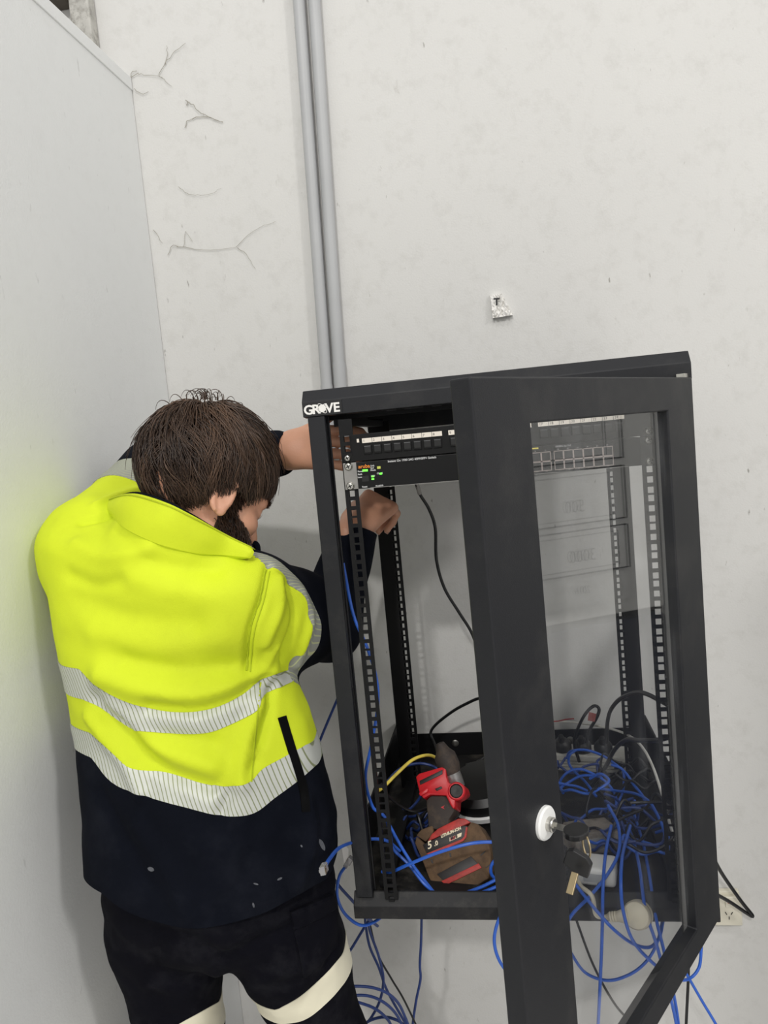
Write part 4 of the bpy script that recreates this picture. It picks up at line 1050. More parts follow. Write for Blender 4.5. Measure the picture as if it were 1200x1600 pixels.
# beard
lv = hloc(B_.V); nl = B_.N @ AX.T
mk = (lv[:, 2] < -0.010 - 0.45 * np.maximum(0, lv[:, 1] - 0.035)) & (lv[:, 2] > -0.125) & (lv[:, 1] > 0.006 + 0.25 * np.maximum(0, -0.05 - lv[:, 2])) & (np.abs(lv[:, 0]) < 0.068) & ~((np.abs(lv[:, 0]) < 0.022) & (lv[:, 2] > -0.066))
side_b = (lv[:, 2] < 0.03) & (lv[:, 2] > -0.03) & (lv[:, 1] > 0.014) & (lv[:, 1] < 0.034) & (np.abs(lv[:, 0]) > 0.055)
mk |= side_b
ix = np.where(mk)[0]; S = []
for i in rng.choice(ix, 9000):
    p = B_.V[i] + rng.normal(0, 0.0012, 3); n = B_.N[i]; L = rng.uniform(0.006, 0.015); g = -HU * 0.9 + HF * 0.35 + rng.normal(0, 0.25, 3)
    S.append(([p - n * 0.001, p + (n * 0.55 + g * 0.3) * L * 0.5, p + (n * 0.65 + g * 0.8) * L], 0.2 + 0.6 * rng.random()))
bt_ = B_.T[mk[B_.T].all(1)]; bu, bi = np.unique(bt_, return_inverse=True)
beard = strands_obj('beard', S, M_BEARD, person, 0.0010, 0.0003, (list(B_.V[bu] + B_.N[bu] * 0.0022), [tuple(int(q) for q in t) for t in bi.reshape(-1, 3)])); tag(beard, 'short dark brown beard')
# eyebrows
for sx in (-1, 1):
    S = []
    for n in range(160):
        x = sx * rng.uniform(0.014, 0.052); p = np.array(hp_(x, 0.0985 - 8 * (abs(x) - 0.02) ** 2, 0.036 + rng.normal(0, 0.003))); S.append(([p, p + HR_ * sx * 0.004 + HU * 0.001, p + HR_ * sx * 0.008], 0.3))
    strands_obj('eyebrow', S, M_BEARD, person, 0.0006, 0.0003)
# ------------------------------------------------------------------ loose things in and around the cabinet
ZT = zc(-0.874)
def at_z(px, py, Z):
    d = ray(px, py); return CAM + d * ((Z - CAM[2]) / d[2])
def fixn(ob):
    bm = bmesh.new(); bm.from_mesh(ob.data); bmesh.ops.recalc_face_normals(bm, faces=bm.faces); bm.to_mesh(ob.data); bm.free(); return ob

# --- cordless impact driver leaning back on the tray, battery towards the camera
DO = at(718, 1393, 0.045); dz_ = Vector((-0.12, -0.80, 0.58)).normalized()
ux = Vector(at(768, 1322, 0.08)) - Vector(at(655, 1365, 0.08)); ux = (ux - dz_ * ux.dot(dz_)).normalized(); uy = dz_.cross(ux)
DR = frame(DO, ux, uy)
DRI = DR.inverted()
def dp(px, py):
    d = Vector(ray(px, py)); c = Vector(CAM); t = (Vector(DO) - c).dot(dz_) / d.dot(dz_); q = DRI @ (c + d * t); return (q.x, q.y)
drill = thing('cordless_drill', 'red and black cordless impact driver with a rusty brown battery lying on the tray', 'power tool', DO)
M_RED = mat('tool_red', (190, 26, 36), 0.38, var=0.08, vscale=30); M_GRIP = mat('grip_rubber', (52, 44, 40), 0.75, var=0.15, vscale=60, dirt=(110, 90, 66), dscale=30, damt=0.35)
M_BAT = mat('rusty_battery', (92, 70, 48), 0.8, var=0.3, vscale=35, dirt=(58, 40, 28), dscale=50, damt=0.8, bump=0.3, bscale=300); M_BATD = mat('battery_black', (30, 26, 25), 0.5, var=0.2, vscale=50)
M_REDD = mat('worn_red', (168, 44, 38), 0.55, var=0.25, vscale=90, dirt=(90, 46, 36), dscale=60, damt=0.6)
def dprism(pxs, z0, z1, name, m_, parent, bevel=0.002, smooth=True):
    return fixn(MB().prism([dp(x, y) for x, y in pxs], z0, z1, DR).build(name, m_, parent, bevel=bevel, smooth=smooth))
bat = dprism([(650, 1306), (668, 1322), (726, 1297), (736, 1284), (748, 1288), (760, 1308), (768, 1334), (764, 1372), (744, 1385), (706, 1394), (682, 1394), (670, 1372), (657, 1338), (648, 1318)], -0.062, 0.0, 'battery', M_BAT, drill, 0.003)
dprism([(661, 1320), (667, 1317), (724, 1290), (731, 1291), (727, 1308), (722, 1313), (672, 1334), (667, 1333)], -0.001, 0.0022, 'battery_label', M_BATD, bat, 0.0006)
dprism([(667, 1334), (672, 1337), (724, 1314.5), (729, 1308), (731, 1293), (728.5, 1292.5), (726, 1307), (722, 1311.5), (672, 1332)], 0.0, 0.0028, 'label_border', M_REDD, bat, 0)
dprism([(649, 1305), (657, 1296), (676, 1288), (676, 1303), (664, 1315)], -0.05, -0.004, 'battery_latch', M_BAT, bat, 0.002)
dprism([(674, 1304), (684, 1295), (716, 1279), (727, 1279), (735, 1285), (725, 1290), (668, 1315)], -0.05, 0.001, 'battery_shoe', M_REDD, bat, 0.0015)
dprism([(683, 1366), (736, 1338), (749, 1352), (697, 1380)], -0.001, 0.0016, 'spec_plate', M_BATD, bat, 0.0005)
dprism([(690, 1377), (748, 1349), (753, 1356), (697, 1383)], -0.001, 0.0028, 'red_stripe', M_REDD, bat, 0.0005)
for a, b in (((702, 1333), (703, 1339)), ((673, 1343), (675, 1349)), ((757, 1330), (750, 1337)), ((766, 1350), (758, 1356)), ((732, 1383), (736, 1388)), ((699, 1391), (704, 1396))):
    dprism([a, (a[0] + 2.5, a[1]), (b[0] + 2.5, b[1]), b], 0.0, 0.0012, 'battery_groove', M_BATD, bat, 0)
def dtext(s, px, py, size, m_, name, parent, sx=1.0, sh=0.0, zoff=0.0030):
    q = dp(px, py); a = dp(px + 52, py - 22.5); an = math.atan2(a[1] - q[1], a[0] - q[0])
    text(name, s, size, DR @ Matrix.Translation((q[0], q[1], zoff)) @ Matrix.Rotation(an, 4, 'Z'), m_, parent, 0.0003, 0.0003, shear=sh, sx=sx)
M_CREAM = mat('print_cream', (228, 214, 184), 0.6)
dtext('5', 669, 1327.5, 0.0175, M_CREAM, 'marking', bat, 1.0, 0.3); dtext('.0', 679.5, 1322.5, 0.0105, M_CREAM, 'marking', bat, 1.0, 0.2)
dtext('LITHIUM-ION', 690, 1309.5, 0.0070, M_CREAM, 'marking', bat, 0.95, 0.2)
dprism([(703, 1309), (722, 1301), (721, 1307), (703, 1315)], 0.0, 0.0026, 'logo_plate', M_CREAM, bat, 0)
dprism([(704, 1309.3), (712, 1306), (711.5, 1310.8), (704, 1314)], 0.0, 0.0030, 'logo_red', M_RED, bat, 0)
dtext('M18', 705, 1313.2, 0.0075, mat('print_dark', (40, 30, 28), 0.6), 'marking', bat, 1.0, 0.2, 0.0034)
# grip, head
grip = dprism([(684, 1297), (668, 1293), (666, 1270), (664, 1250), (672, 1242), (696, 1242), (708, 1254), (710, 1266), (700, 1282), (704, 1290)], -0.046, -0.004, 'grip', M_GRIP, drill, 0.010)
dprism([(688, 1261), (694, 1258), (692, 1261), (694, 1264)], -0.005, -0.0032, 'grip_mark', M_RED, grip, 0)
head = dprism([(650, 1214), (655, 1209), (694, 1197.5), (697, 1200), (697.5, 1213), (700, 1222), (706, 1226), (716, 1222), (724, 1226), (727, 1236), (722, 1242), (712, 1247), (711, 1262), (708, 1264), (704, 1258), (697, 1243), (672, 1242), (662, 1248), (656, 1240)], -0.050, 0.002, 'motor_housing', M_RED, drill, 0.005)
dprism([(656, 1220.5), (692, 1203), (692, 1210), (657, 1227)], 0.001, 0.0032, 'name_plate', M_BATD, head, 0.0006)
dprism([(680, 1233), (690, 1229), (692, 1232), (683, 1236.5)], 0.001, 0.0036, 'selector', M_BATD, head, 0.0008)
dprism([(655, 1240), (668, 1231), (671, 1234), (669, 1239), (658, 1245)], 0.0, 0.0065, 'direction_switch', M_RED, head, 0.002)
q = dp(713.5, 1236.5)
MB().lathe([(0.0125, -0.01), (0.0125, 0.003), (0.0105, 0.0045), (0.004, 0.0045), (0.0005, 0.004)], DR @ Matrix.Translation((q[0], q[1], 0)), 24).build('end_cap', M_BATD, head, smooth=True)
MB().lathe([(0.0165, -0.02), (0.0165, 0.002), (0.0145, 0.0042), (0.0128, 0.0042)], DR @ Matrix.Translation((q[0], q[1], 0)), 28, caps=False).build('end_ring', M_RED, head, smooth=True)
q2 = dp(705, 1216); NM = DR @ Matrix.Translation((q2[0], q2[1], -0.03)) @ Matrix.Rotation(-1.15, 4, 'X')
MB().lathe([(0.016, -0.012), (0.017, 0.0), (0.017, 0.016), (0.014, 0.02)], NM, 24).build('gear_case', mat('worn_metal', (150, 148, 146), 0.35, metal=0.8, var=0.2, vscale=80), drill, smooth=True)
MB().lathe([(0.018, 0.016), (0.022, 0.03), (0.021, 0.05), (0.013, 0.062), (0.008, 0.075), (0.004, 0.076)], NM, 24).build('nose', M_GRIP, drill, smooth=True)

# --- black round device with a white rim behind the drill
rc_ = at(752, 1262, 0.30); rc_[2] = ZT
router = thing('round_router', 'round black network device with a white rim behind the drill', 'router', rc_)
RMx = Matrix.Translation((rc_[0] + 0.014, 0.29, ZT + 0.040)) @ Matrix.Rotation(math.radians(-9), 4, 'Y') @ Matrix.Rotation(math.radians(10), 4, 'X')
MB().lathe([(0.06, -0.002), (0.083, 0.0), (0.085, 0.010), (0.080, 0.0115)], RMx, 40).build('rim', mat('white_plastic', (236, 236, 234), 0.35), router, smooth=True)
MB().lathe([(0.079, 0.0116), (0.077, 0.030), (0.066, 0.042), (0.03, 0.047), (0.001, 0.048)], RMx, 40).build('shell', mat('satin_black', (7, 7, 8), 0.45), router, smooth=True)

# --- small black power adapter with stiff lead, and a grey switch box
pa_ = at(742, 1206, 0.44)
ad = thing('power_adapter', 'small black power adapter behind the round device', 'adapter', (pa_[0], 0.44, ZT))
AM = Matrix.Translation((pa_[0] + 0.012, 0.46, ZT)) @ Matrix.Rotation(0.5, 4, 'Z')
MB().box((-0.03, -0.022, 0), (0.03, 0.022, 0.032), AM).build('case', mat('adapter_black', (26, 26, 27), 0.45, dirt=(100, 96, 90), dscale=20, damt=0.3), ad, bevel=0.004)
MB().box((-0.018, -0.0226, 0.009), (0.018, -0.0218, 0.024), AM).build('rating_label', mat('label_grey', (150, 150, 148), 0.6), ad)
gb = thing('media_box', 'dusty grey plastic box at the back of the tray', 'box', (pa_[0] + 0.06, 0.40, ZT))
GM = Matrix.Translation((pa_[0] + 0.05, 0.38, ZT)) @ Matrix.Rotation(-0.35, 4, 'Z')
MB().box((-0.035, -0.03, 0), (0.035, 0.03, 0.026), GM).build('case', mat('dusty_grey', (128, 126, 122), 0.7, var=0.2, vscale=40, dirt=(70, 66, 60), dscale=50, damt=0.7), gb, bevel=0.003)
MB().lathe([(0.006, 0.026), (0.006, 0.028), (0.003, 0.028)], GM @ Matrix.Translation((0.01, -0.008, 0)), 16).build('cap', M_CABD, gb)
MB().box((0.012, -0.0305, 0.003), (0.032, -0.0298, 0.020), GM).build('side_label', M_WHITE, gb)

# --- power board behind the glass, with plugs
b0 = at(862, 1193, 0.47); b1 = at(984, 1212, 0.44)
pb_ = thing('power_board', 'pale grey power board behind the glass at the back of the tray', 'power board', (b0 + b1) / 2)
pb_.location.z = ZT
PM = frame((b0[0] - 0.12, b0[1] + 0.04, ZT), Vector((b1[0] - b0[0], b1[1] - b0[1], 0)), (0, 1, 0))
Lb = (b1[0] - b0[0]) + 0.125
MB().box((0, 0, 0), (Lb, 0.062, 0.040), PM).build('body', mat('power_board_grey', (196, 194, 186), 0.5, var=0.08, vscale=20, dirt=(120, 112, 98), dscale=22, damt=0.5), pb_, bevel=0.004)
for z in (0.010, 0.017, 0.024):
    MB().box((0.004, -0.0012, z), (Lb - 0.004, 0.0006, z + 0.002), PM).build('ridge', mat('ridge_grey', (150, 148, 142), 0.5), pb_)
MB().box((Lb - 0.03, -0.0015, 0.012), (Lb - 0.012, 0.0005, 0.03), PM).build('breaker_button', M_CABD, pb_, bevel=0.001)
M_PLUG = mat('plug_black', (24, 24, 25), 0.45, dirt=(96, 90, 82), dscale=26, damt=0.4)
for i, (x, lab) in enumerate(((Lb - 0.142, 'black plug nearest the door frame on the power board'), (Lb - 0.098, 'middle black plug on the power board'), (Lb - 0.052, 'black plug nearest the rear post on the power board'))):
    o = PM @ Vector((x, 0.026, 0.040)); pl = thing('plug', lab, 'plug', o, 'plugs on the power board')
    T_ = PM @ Matrix.Translation((x, 0.026, 0.0402)) @ Matrix.Rotation(0.5, 4, 'X')
    MB().lathe([(0.019, 0.0), (0.0205, 0.006), (0.0205, 0.016), (0.015, 0.026), (0.008, 0.030), (0.006, 0.046), (0.0035, 0.047)], T_, 24).build('shell', M_PLUG, pl, smooth=True)
    MB().lathe([(0.0085, 0.031), (0.0085, 0.034), (0.007, 0.036), (0.0085, 0.038), (0.007, 0.041)], T_, 16).build('strain_relief', M_PLUG, pl, smooth=True)

# --- dusty adapter brick and white adapter towards the front, round beige plug hanging over the rail
M_DUST = mat('dusty_plastic', (140, 132, 122), 0.75, var=0.2, vscale=30, dirt=(72, 66, 60), dscale=26, damt=0.7)
c = at(922, 1322, 0.16); br = thing('adapter_brick', 'dust-covered grey adapter brick amid the blue cables', 'adapter', (c[0], 0.16, ZT))
BMx = Matrix.Translation((c[0], 0.16, ZT)) @ Matrix.Rotation(0.45, 4, 'Z') @ Matrix.Rotation(0.12, 4, 'Y')
MB().box((-0.045, -0.028, 0.003), (0.045, 0.028, 0.045), BMx).build('case', M_DUST, br, bevel=0.005)
MB().box((-0.03, -0.0286, 0.012), (0.025, -0.0279, 0.035), BMx).build('rating_label', mat('label_grey', (150, 150, 148), 0.6), br)
c = at(934, 1372, 0.055); wa = thing('white_adapter', 'white plug-in adapter at the front of the tray', 'adapter', (c[0], 0.06, ZT))
WMx = Matrix.Translation((c[0], 0.065, ZT)) @ Matrix.Rotation(-0.2, 4, 'Z')
MB().box((-0.033, -0.026, 0.001), (0.033, 0.026, 0.034), WMx).build('case', mat('adapter_white', (224, 223, 220), 0.4, var=0.05), wa, bevel=0.007, seg=3, smooth=True)
MB().box((-0.02, -0.0265, 0.010), (0.016, -0.0257, 0.025), WMx).build('rating_label', mat('label_silver', (176, 178, 180), 0.5), wa)
MB().lathe([(0.006, 0), (0.006, 0.004)], WMx @ Matrix.Translation((0.008, -0.027, 0.006)) @ Matrix.Rotation(math.pi / 2, 4, 'X'), 16).build('lead_socket', M_CABD, wa)
M_BEIGE = mat('aged_beige', (208, 200, 180), 0.5, var=0.06, vscale=30, dirt=(150, 138, 112), dscale=20, damt=0.5)
pc_ = at(995, 1430, -0.03); bp_ = thing('mains_plug', 'round beige mains plug hanging over the bottom rail', 'plug', pc_)
BP = frame(pc_, (1, -0.25, 0.25), (0, 0.5, 0.9))
MB().lathe([(0.019, -0.012), (0.0215, -0.008), (0.0215, 0.001), (0.019, 0.006), (0.011, 0.010), (0.004, 0.011), (0.0003, 0.011)], BP, 32).build('shell', M_BEIGE, bp_, smooth=True)
MB().lathe([(0.013, 0.012), (0.010, 0.024), (0.0075, 0.032), (0.0085, 0.034), (0.007, 0.036), (0.0085, 0.038), (0.0068, 0.040), (0.0082, 0.042), (0.005, 0.046), (0.0035, 0.05)], BP @ Matrix.Rotation(-math.pi / 2, 4, 'Y'), 18).build('neck', M_BEIGE, bp_, smooth=True)
MB().lathe([(0.0215, -0.020), (0.022, -0.014), (0.0205, -0.0125)], BP, 32).build('back_ring', mat('ring_beige', (184, 176, 156), 0.55), bp_, smooth=True)
nk = np.array(BP @ Vector((-0.05, 0, 0)))
MB().tube(catmull([nk, nk + [-0.015, 0.0, 0.004], at(925, 1400, -0.02), at(908, 1385, 0.0), at(900, 1370, 0.03)], 6), 0.0036, 8).build('flex', M_BEIGE, bp_, smooth=True)

# --- wall outlet and round cable cover behind the cabinet
o0 = at(1156, 1437, YW); o1 = at(1108, 1392, YW)
ox1 = o0[0]; ox0 = ox1 - 0.115; oz0 = o0[2]; oz1 = oz0 + 0.072
M_IVORY = mat('ivory_plastic', (214, 209, 192), 0.45, var=0.03)
out = thing('power_outlet', 'ivory double power outlet on the wall beside the cabinet', 'power outlet', ((ox0 + ox1) / 2, YW, oz0))
MB().box((ox0 + 0.002, YW - 0.014, oz0 + 0.003), (ox1 - 0.002, YW - 0.0005, oz1 + 0.009)).build('mounting_block', M_IVORY, out, bevel=0.002)
MB().box((ox0, YW - 0.024, oz0), (ox1, YW - 0.014, oz1)).build('face_plate', M_IVORY, out, bevel=0.003, seg=3)
for xs in (ox1 - 0.03, ox0 + 0.03):
    fp = MB().lathe([(0.019, 0), (0.019, 0.0012), (0.018, 0.0018)], frame((xs, YW - 0.024, oz0 + 0.027), (1, 0, 0), (0, 0, 1)), 4).build('socket_face', M_IVORY, out) if False else None
    for dx, dz, rot in ((-0.0065, 0.004, 0.5), (0.0065, 0.004, -0.5), (0, -0.0075, 0)):
        MB().box((-0.0009, -0.0036, 0), (0.0009, 0.0036, 0.0012), frame((xs + dx, YW - 0.0238, oz0 + 0.028 + dz), (1, 0, 0), (0, 0, 1)) @ Matrix.Rotation(rot, 4, 'Z')).build('socket_slot', mat('slot_shadow', (40, 38, 36), 0.6), out)
    rk = MB().box((xs - 0.007, YW - 0.0268, oz0 + 0.048), (xs + 0.007, YW - 0.0238, oz0 + 0.062)).build('rocker_switch', M_IVORY, out, bevel=0.001)
    MB().box((xs - 0.002, YW - 0.0272, oz0 + 0.0585), (xs + 0.002, YW - 0.0267, oz0 + 0.0605)).build('red_dot', mat('switch_red', (196, 60, 50), 0.5), rk)
dc = at(1106, 1456, 0.44)
cv = MB().lathe([(0.030, 0), (0.030, 0.004), (0.026, 0.009), (0.012, 0.011), (0.001, 0.011)], frame((dc[0], YW - 0.0006, dc[2] - 0.04), (1, 0, 0), (0, 0, 1)), 36).build('blank_cover', M_IVORY, smooth=True)
tag(cv, 'round white blank cover on the wall under the cabinet corner', 'cover plate')

# --- crumpled label stuck high on the wall
lc = at(782, 480, YW)
lab_ = thing('crumpled_label', 'crumpled white label tape marked T stuck on the wall', 'label', lc)
quad = [(768, 462), (783, 460), (800, 480), (797, 493), (786, 498), (771, 496), (769, 484)]
nx = 9; gv = []; gf = []
r2 = np.random.default_rng(3)
for j in range(nx + 1):
    for i in range(nx + 1):
        a = np.array([766, 461]) * (1 - i / nx) + np.array([784, 459]) * (i / nx); b = np.array([770, 497]) * (1 - i / nx) + np.array([801, 492]) * (i / nx)
        p_ = a + (b - a) * (j / nx); cr = 0.004 + 0.010 * abs(math.sin(i * 1.3 + j * 0.9)) * (0.25 if (i < 5 and j < 6) else 1) + r2.uniform(0, 0.0015)
        gv.append(at(p_[0], p_[1], YW - cr - 0.004))
for j in range(nx):
    for i in range(nx): a = j * (nx + 1) + i; gf.append((a, a + nx + 1, a + nx + 2, a + 1))
n0 = len(gv); gv2 = gv + [v_ * np.array([1, 0, 1]) + np.array([0, YW - 0.0005, 0]) for v_ in gv]
for i in range(nx):
    for (a, b) in ((i, i + 1), (nx * (nx + 1) + i + 1, nx * (nx + 1) + i), ((i + 1) * (nx + 1), i * (nx + 1)), (i * (nx + 1) + nx, (i + 1) * (nx + 1) + nx)): gf.append((a, b, b + n0, a + n0))
fixn(MB().add(gv2, gf).build('tape', mat('label_white', (232, 230, 226), 0.5), lab_))
tp = at(771.5, 477, YW - 0.022)
text('marking', 'T', 0.022, Matrix.Translation(tp) @ Matrix.Rotation(0.05, 4, 'Y') @ frame((0, 0, 0), (1, 0, 0), (0, 0, 1)), mat('print_black', (25, 25, 27), 0.6), lab_, 0.0006, 0.0008)

# ------------------------------------------------------------------ cables
M_BLUE = mat('blue_cable', (40, 92, 190), 0.4, var=0.06, vscale=30); M_DBLUE = mat('navy_cable', (34, 58, 120), 0.45, var=0.06, vscale=30); M_BLK = mat('black_cable', (20, 20, 22), 0.4); M_YEL = mat('yellow_cable', (222, 200, 84), 0.45); M_WCAB = mat('white_cable', (222, 220, 212), 0.45); M_CLEAR = mat('clear_connector', (206, 204, 204), 0.15, spec=0.8); M_RWIRE = mat('red_wire', (150, 40, 40), 0.5)
M_CLEAR.node_tree.nodes['Principled BSDF'].inputs['Transmission Weight'].default_value = 0.6
def cable(name, label, pts, r, m_, group=None, cat='cable', n=8, ends=None, per=7):
    P = catmull([at(*p) if len(p) == 3 and abs(p[0]) > 3 else np.array(p) for p in pts], per)
    g = MB().tube(P, r, n)
    if not ends:
        return tag(g.build(name, m_, None, smooth=True), label, cat, group)
    t = thing(name, label, cat, P[0], group); g.build('sheath', m_, t, smooth=True)
    for e in ends:
        a, b = (P[0], P[1]) if e == 0 else (P[-1], P[-2]); d = Vector(a - b).normalized()
        M_ = frame(a, d, (0, -1, 0.3))
        MB().box((-0.002, -0.0058, -0.004), (0.018, 0.0058, 0.004), M_).build('connector', M_CLEAR, t, bevel=0.0008)
        cn = MB().box((0.004, -0.002, 0.004), (0.016, 0.002, 0.0055), M_).build('connector_clip', M_CLEAR, t)
        for k in range(4): MB().box((0.010, -0.0045 + k * 0.0026, -0.0045), (0.0178, -0.0032 + k * 0.0026, -0.0039), M_).build('contact', M_BRASS, t)
    return t
R1 = 0.0028
cable('network_cable', 'blue network cable running down behind the left mounting rail', [(536, 880, 0.08), (552, 960, 0.06), (573, 1010, 0.05), (588, 1060, 0.05), (590, 1105, 0.05), (580, 1165, 0.05), (571, 1215, 0.05), (582, 1260, 0.05), (600, 1275, 0.05), (624, 1318, 0.05), (648, 1356, 0.04), (676, 1392, 0.035)], R1, M_BLUE, 'blue network cables')
cable('network_cable', 'blue network cable hanging behind the worker at his waist', [(548, 1040, 0.30), (528, 1090, 0.30), (511, 1130, 0.30), (497, 1165, 0.30), (480, 1215, 0.30), (470, 1300, 0.30)], R1, M_DBLUE, 'blue network cables')
cable('network_cable', 'blue network cable ending in a clear plug against the jacket pocket', [(508, 1354, -0.20), (515, 1342, -0.17), (530, 1325, -0.09), (552, 1316, 0.015), (580, 1311, 0.06), (605, 1314, 0.07), (625, 1330, 0.08)], R1, M_BLUE, 'blue network cables', ends=(0,))
cable('network_cable', 'blue network cable looping below the cabinet corner with a white tag', [(541, 1352, 0.03), (530, 1370, 0.03), (527, 1400, 0.03), (539, 1428, 0.04), (565, 1446, 0.05), (592, 1436, 0.08), (604, 1418, 0.12)], R1, M_BLUE, 'blue network cables', ends=(0,))
cable('network_cable', 'dark blue network cable running from the pocket to the cabinet underside', [(508, 1352, 0.07), (528, 1382, 0.08), (552, 1409, 0.10), (572, 1432, 0.14), (590, 1447, 0.18)], R1, M_DBLUE, 'blue network cables')
tg = at(541, 1347, 0.028)
tag(MB().prism([(-0.004, 0), (0.004, 0), (0.006, 0.024), (0.001, 0.032), (-0.005, 0.026)], 0, 0.0008, frame(tg, (1, 0.2, 0), (0, 0, 1))).build('cable_tag', M_WHITE, None), 'small white paper tag on the looping blue cable', 'tag')
cable('network_cable', 'blue network cable swinging left out from under the cabinet corner', [(585, 1428, 0.2), (572, 1445, 0.2), (553, 1476, 0.2), (533, 1510, 0.2), (520, 1560, 0.2)], R1, M_DBLUE, 'blue network cables')
cable('network_cable', 'blue network cable bowing down beneath the cabinet corner to the coil', [(575, 1430, 0.22), (578, 1455, 0.22), (592, 1495, 0.22), (599, 1530, 0.22), (594, 1562, 0.22), (580, 1590, 0.22), (562, 1612, 0.22), (545, 1660, 0.22)], R1, M_DBLUE, 'blue network cables')
cable('network_cable', 'blue network cable inner strand beneath the cabinet corner', [(570, 1430, 0.24), (572, 1450, 0.24), (578, 1480, 0.24), (592, 1512, 0.24), (606, 1550, 0.25), (640, 1610, 0.26)], R1, M_DBLUE, 'blue network cables')
cable('power_lead', 'thin black lead slanting down from the cabinet corner', [(577, 1440, 0.25), (590, 1490, 0.25), (612, 1530, 0.25), (630, 1560, 0.25), (652, 1606, 0.25), (665, 1640, 0.25)], 0.0021, M_BLK, 'black leads')
for pts, lab in (([(500, 1570, 0.1), (530, 1545, 0.1), (575, 1542, 0.12), (610, 1555, 0.15), (630, 1582, 0.18), (638, 1625, 0.2), (600, 1690, 0.2)], 'outermost loop of the blue cable coil beside the trouser leg'), ([(505, 1590, 0.1), (540, 1560, 0.1), (575, 1556, 0.12), (605, 1570, 0.15), (625, 1595, 0.18), (632, 1630, 0.2), (590, 1695, 0.2)], 'middle loop of the blue cable coil beside the trouser leg'), ([(510, 1600, 0.1), (540, 1567, 0.1), (572, 1570, 0.13), (598, 1585, 0.15), (612, 1608, 0.17), (605, 1650, 0.2)], 'inner loop of the blue cable coil beside the trouser leg'), ([(540, 1640, 0.2), (566, 1603, 0.2), (592, 1590, 0.2), (615, 1592, 0.2), (634, 1606, 0.2), (650, 1650, 0.2)], 'lowest loop of the blue cable coil beside the trouser leg')):
    cable('network_cable', lab, pts, R1, M_DBLUE, 'loops of the blue cable coil')
cable('network_cable', 'blue network cable dropping straight from the cabinet underside', [(659, 1425, 0.3), (658, 1470, 0.3), (656, 1508, 0.3), (657, 1530, 0.3), (650, 1565, 0.3), (644, 1610, 0.3), (640, 1680, 0.3)], R1, M_DBLUE, 'blue network cables')
cable('network_cable', 'bright blue network cable arching across the battery', [(597, 1362, 0.03), (612, 1362, 0.02), (640, 1350, 0.0), (685, 1332, -0.008), (735, 1318, -0.008), (775, 1316, 0.005), (805, 1322, 0.03), (830, 1345, 0.06)], R1, M_BLUE, 'blue network cables')
cable('network_cable', 'blue network cable slipping under the battery from the left rail', [(604, 1280, 0.06), (611, 1310, 0.06), (614, 1326, 0.06), (640, 1352, 0.05), (664, 1382, 0.03), (690, 1400, 0.03), (720, 1403, 0.03)], R1, M_BLUE, 'blue network cables')
cable('network_cable', 'small blue cable loop at the battery corner by the door', [(800, 1328, 0.05), (780, 1338, 0.05), (768, 1352, 0.05), (769, 1368, 0.05), (785, 1378, 0.05), (805, 1378, 0.05)], R1, M_BLUE, 'blue network cables')
for i, pts in enumerate(([(725, 1396, 0.03), (752, 1386, 0.03), (772, 1376, 0.03), (800, 1362, 0.04)], [(735, 1400, 0.025), (765, 1390, 0.025), (800, 1374, 0.03)], [(748, 1402, 0.02), (778, 1394, 0.02), (810, 1384, 0.03)], [(762, 1405, 0.02), (790, 1400, 0.02), (815, 1395, 0.03)])):
    cable('network_cable', ('blue strand lying closest along the right foot of the battery', 'second blue strand out from the right foot of the battery', 'third blue strand out from the right foot of the battery', 'blue strand lying nearest the bottom rail beside the battery')[i], pts, R1, M_BLUE, 'blue strands under the battery')
cable('network_cable', 'blue network cable looping out over the bottom rail by the door edge', [(800, 1395, 0.01), (789, 1415, -0.01), (775, 1450, -0.018), (773, 1478, -0.018), (783, 1506, -0.012), (803, 1528, 0.0), (830, 1545, 0.02)], R1, M_BLUE, 'blue network cables')
cable('patch_lead', 'yellow patch lead arching over the drill', [(588, 1238, 0.12), (602, 1227, 0.14), (622, 1207, 0.16), (645, 1187, 0.19), (668, 1180, 0.22), (684, 1186, 0.24), (692, 1198, 0.25), (698, 1215, 0.26)], 0.0031, M_YEL, None)
cable('network_cable', 'dark blue network cable low behind the yellow lead', [(594, 1235, 0.25), (620, 1205, 0.27), (645, 1194, 0.3), (670, 1195, 0.3), (700, 1210, 0.3)], R1, M_DBLUE, 'blue network cables')
cable('power_lead', 'black lead curving from the left rail towards the grip', [(596, 1225, 0.1), (608, 1245, 0.12), (630, 1262, 0.14), (650, 1268, 0.15), (672, 1262, 0.17)], 0.0026, M_BLK, 'black leads')
t = cable('power_lead', 'black cable hanging in the cabinet from behind the switch', [(649, 752, 0.33), (656, 772, 0.34), (670, 795, 0.35), (680, 825, 0.36), (682, 875, 0.37), (694, 918, 0.38), (716, 955, 0.39), (735, 985, 0.40), (748, 1015, 0.40), (770, 1055, 0.42), (760, 1086, 0.44), (740, 1094, 0.46), (705, 1113, 0.48), (674, 1141, 0.50), (680, 1165, 0.48), (692, 1195, 0.42)], 0.0034, M_BLK, 'black leads')
s0 = at(649, 748, 0.33); s1 = at(656, 772, 0.34)
tag(MB().tube([s0 + (s0 - s1) * 0.3, s0, s1], 0.0045, 10).build('cable_ferrule', mat('clear_grey', (150, 148, 144), 0.4), None, smooth=True), 'grey ferrule on the black cable below the switch', 'ferrule')
cable('power_lead', 'black lead with a moulded end beside the adapter', [(772, 1175, 0.5), (752, 1186, 0.48), (740, 1197, 0.46), (733, 1206, 0.45)], 0.0034, M_BLK, 'black leads')
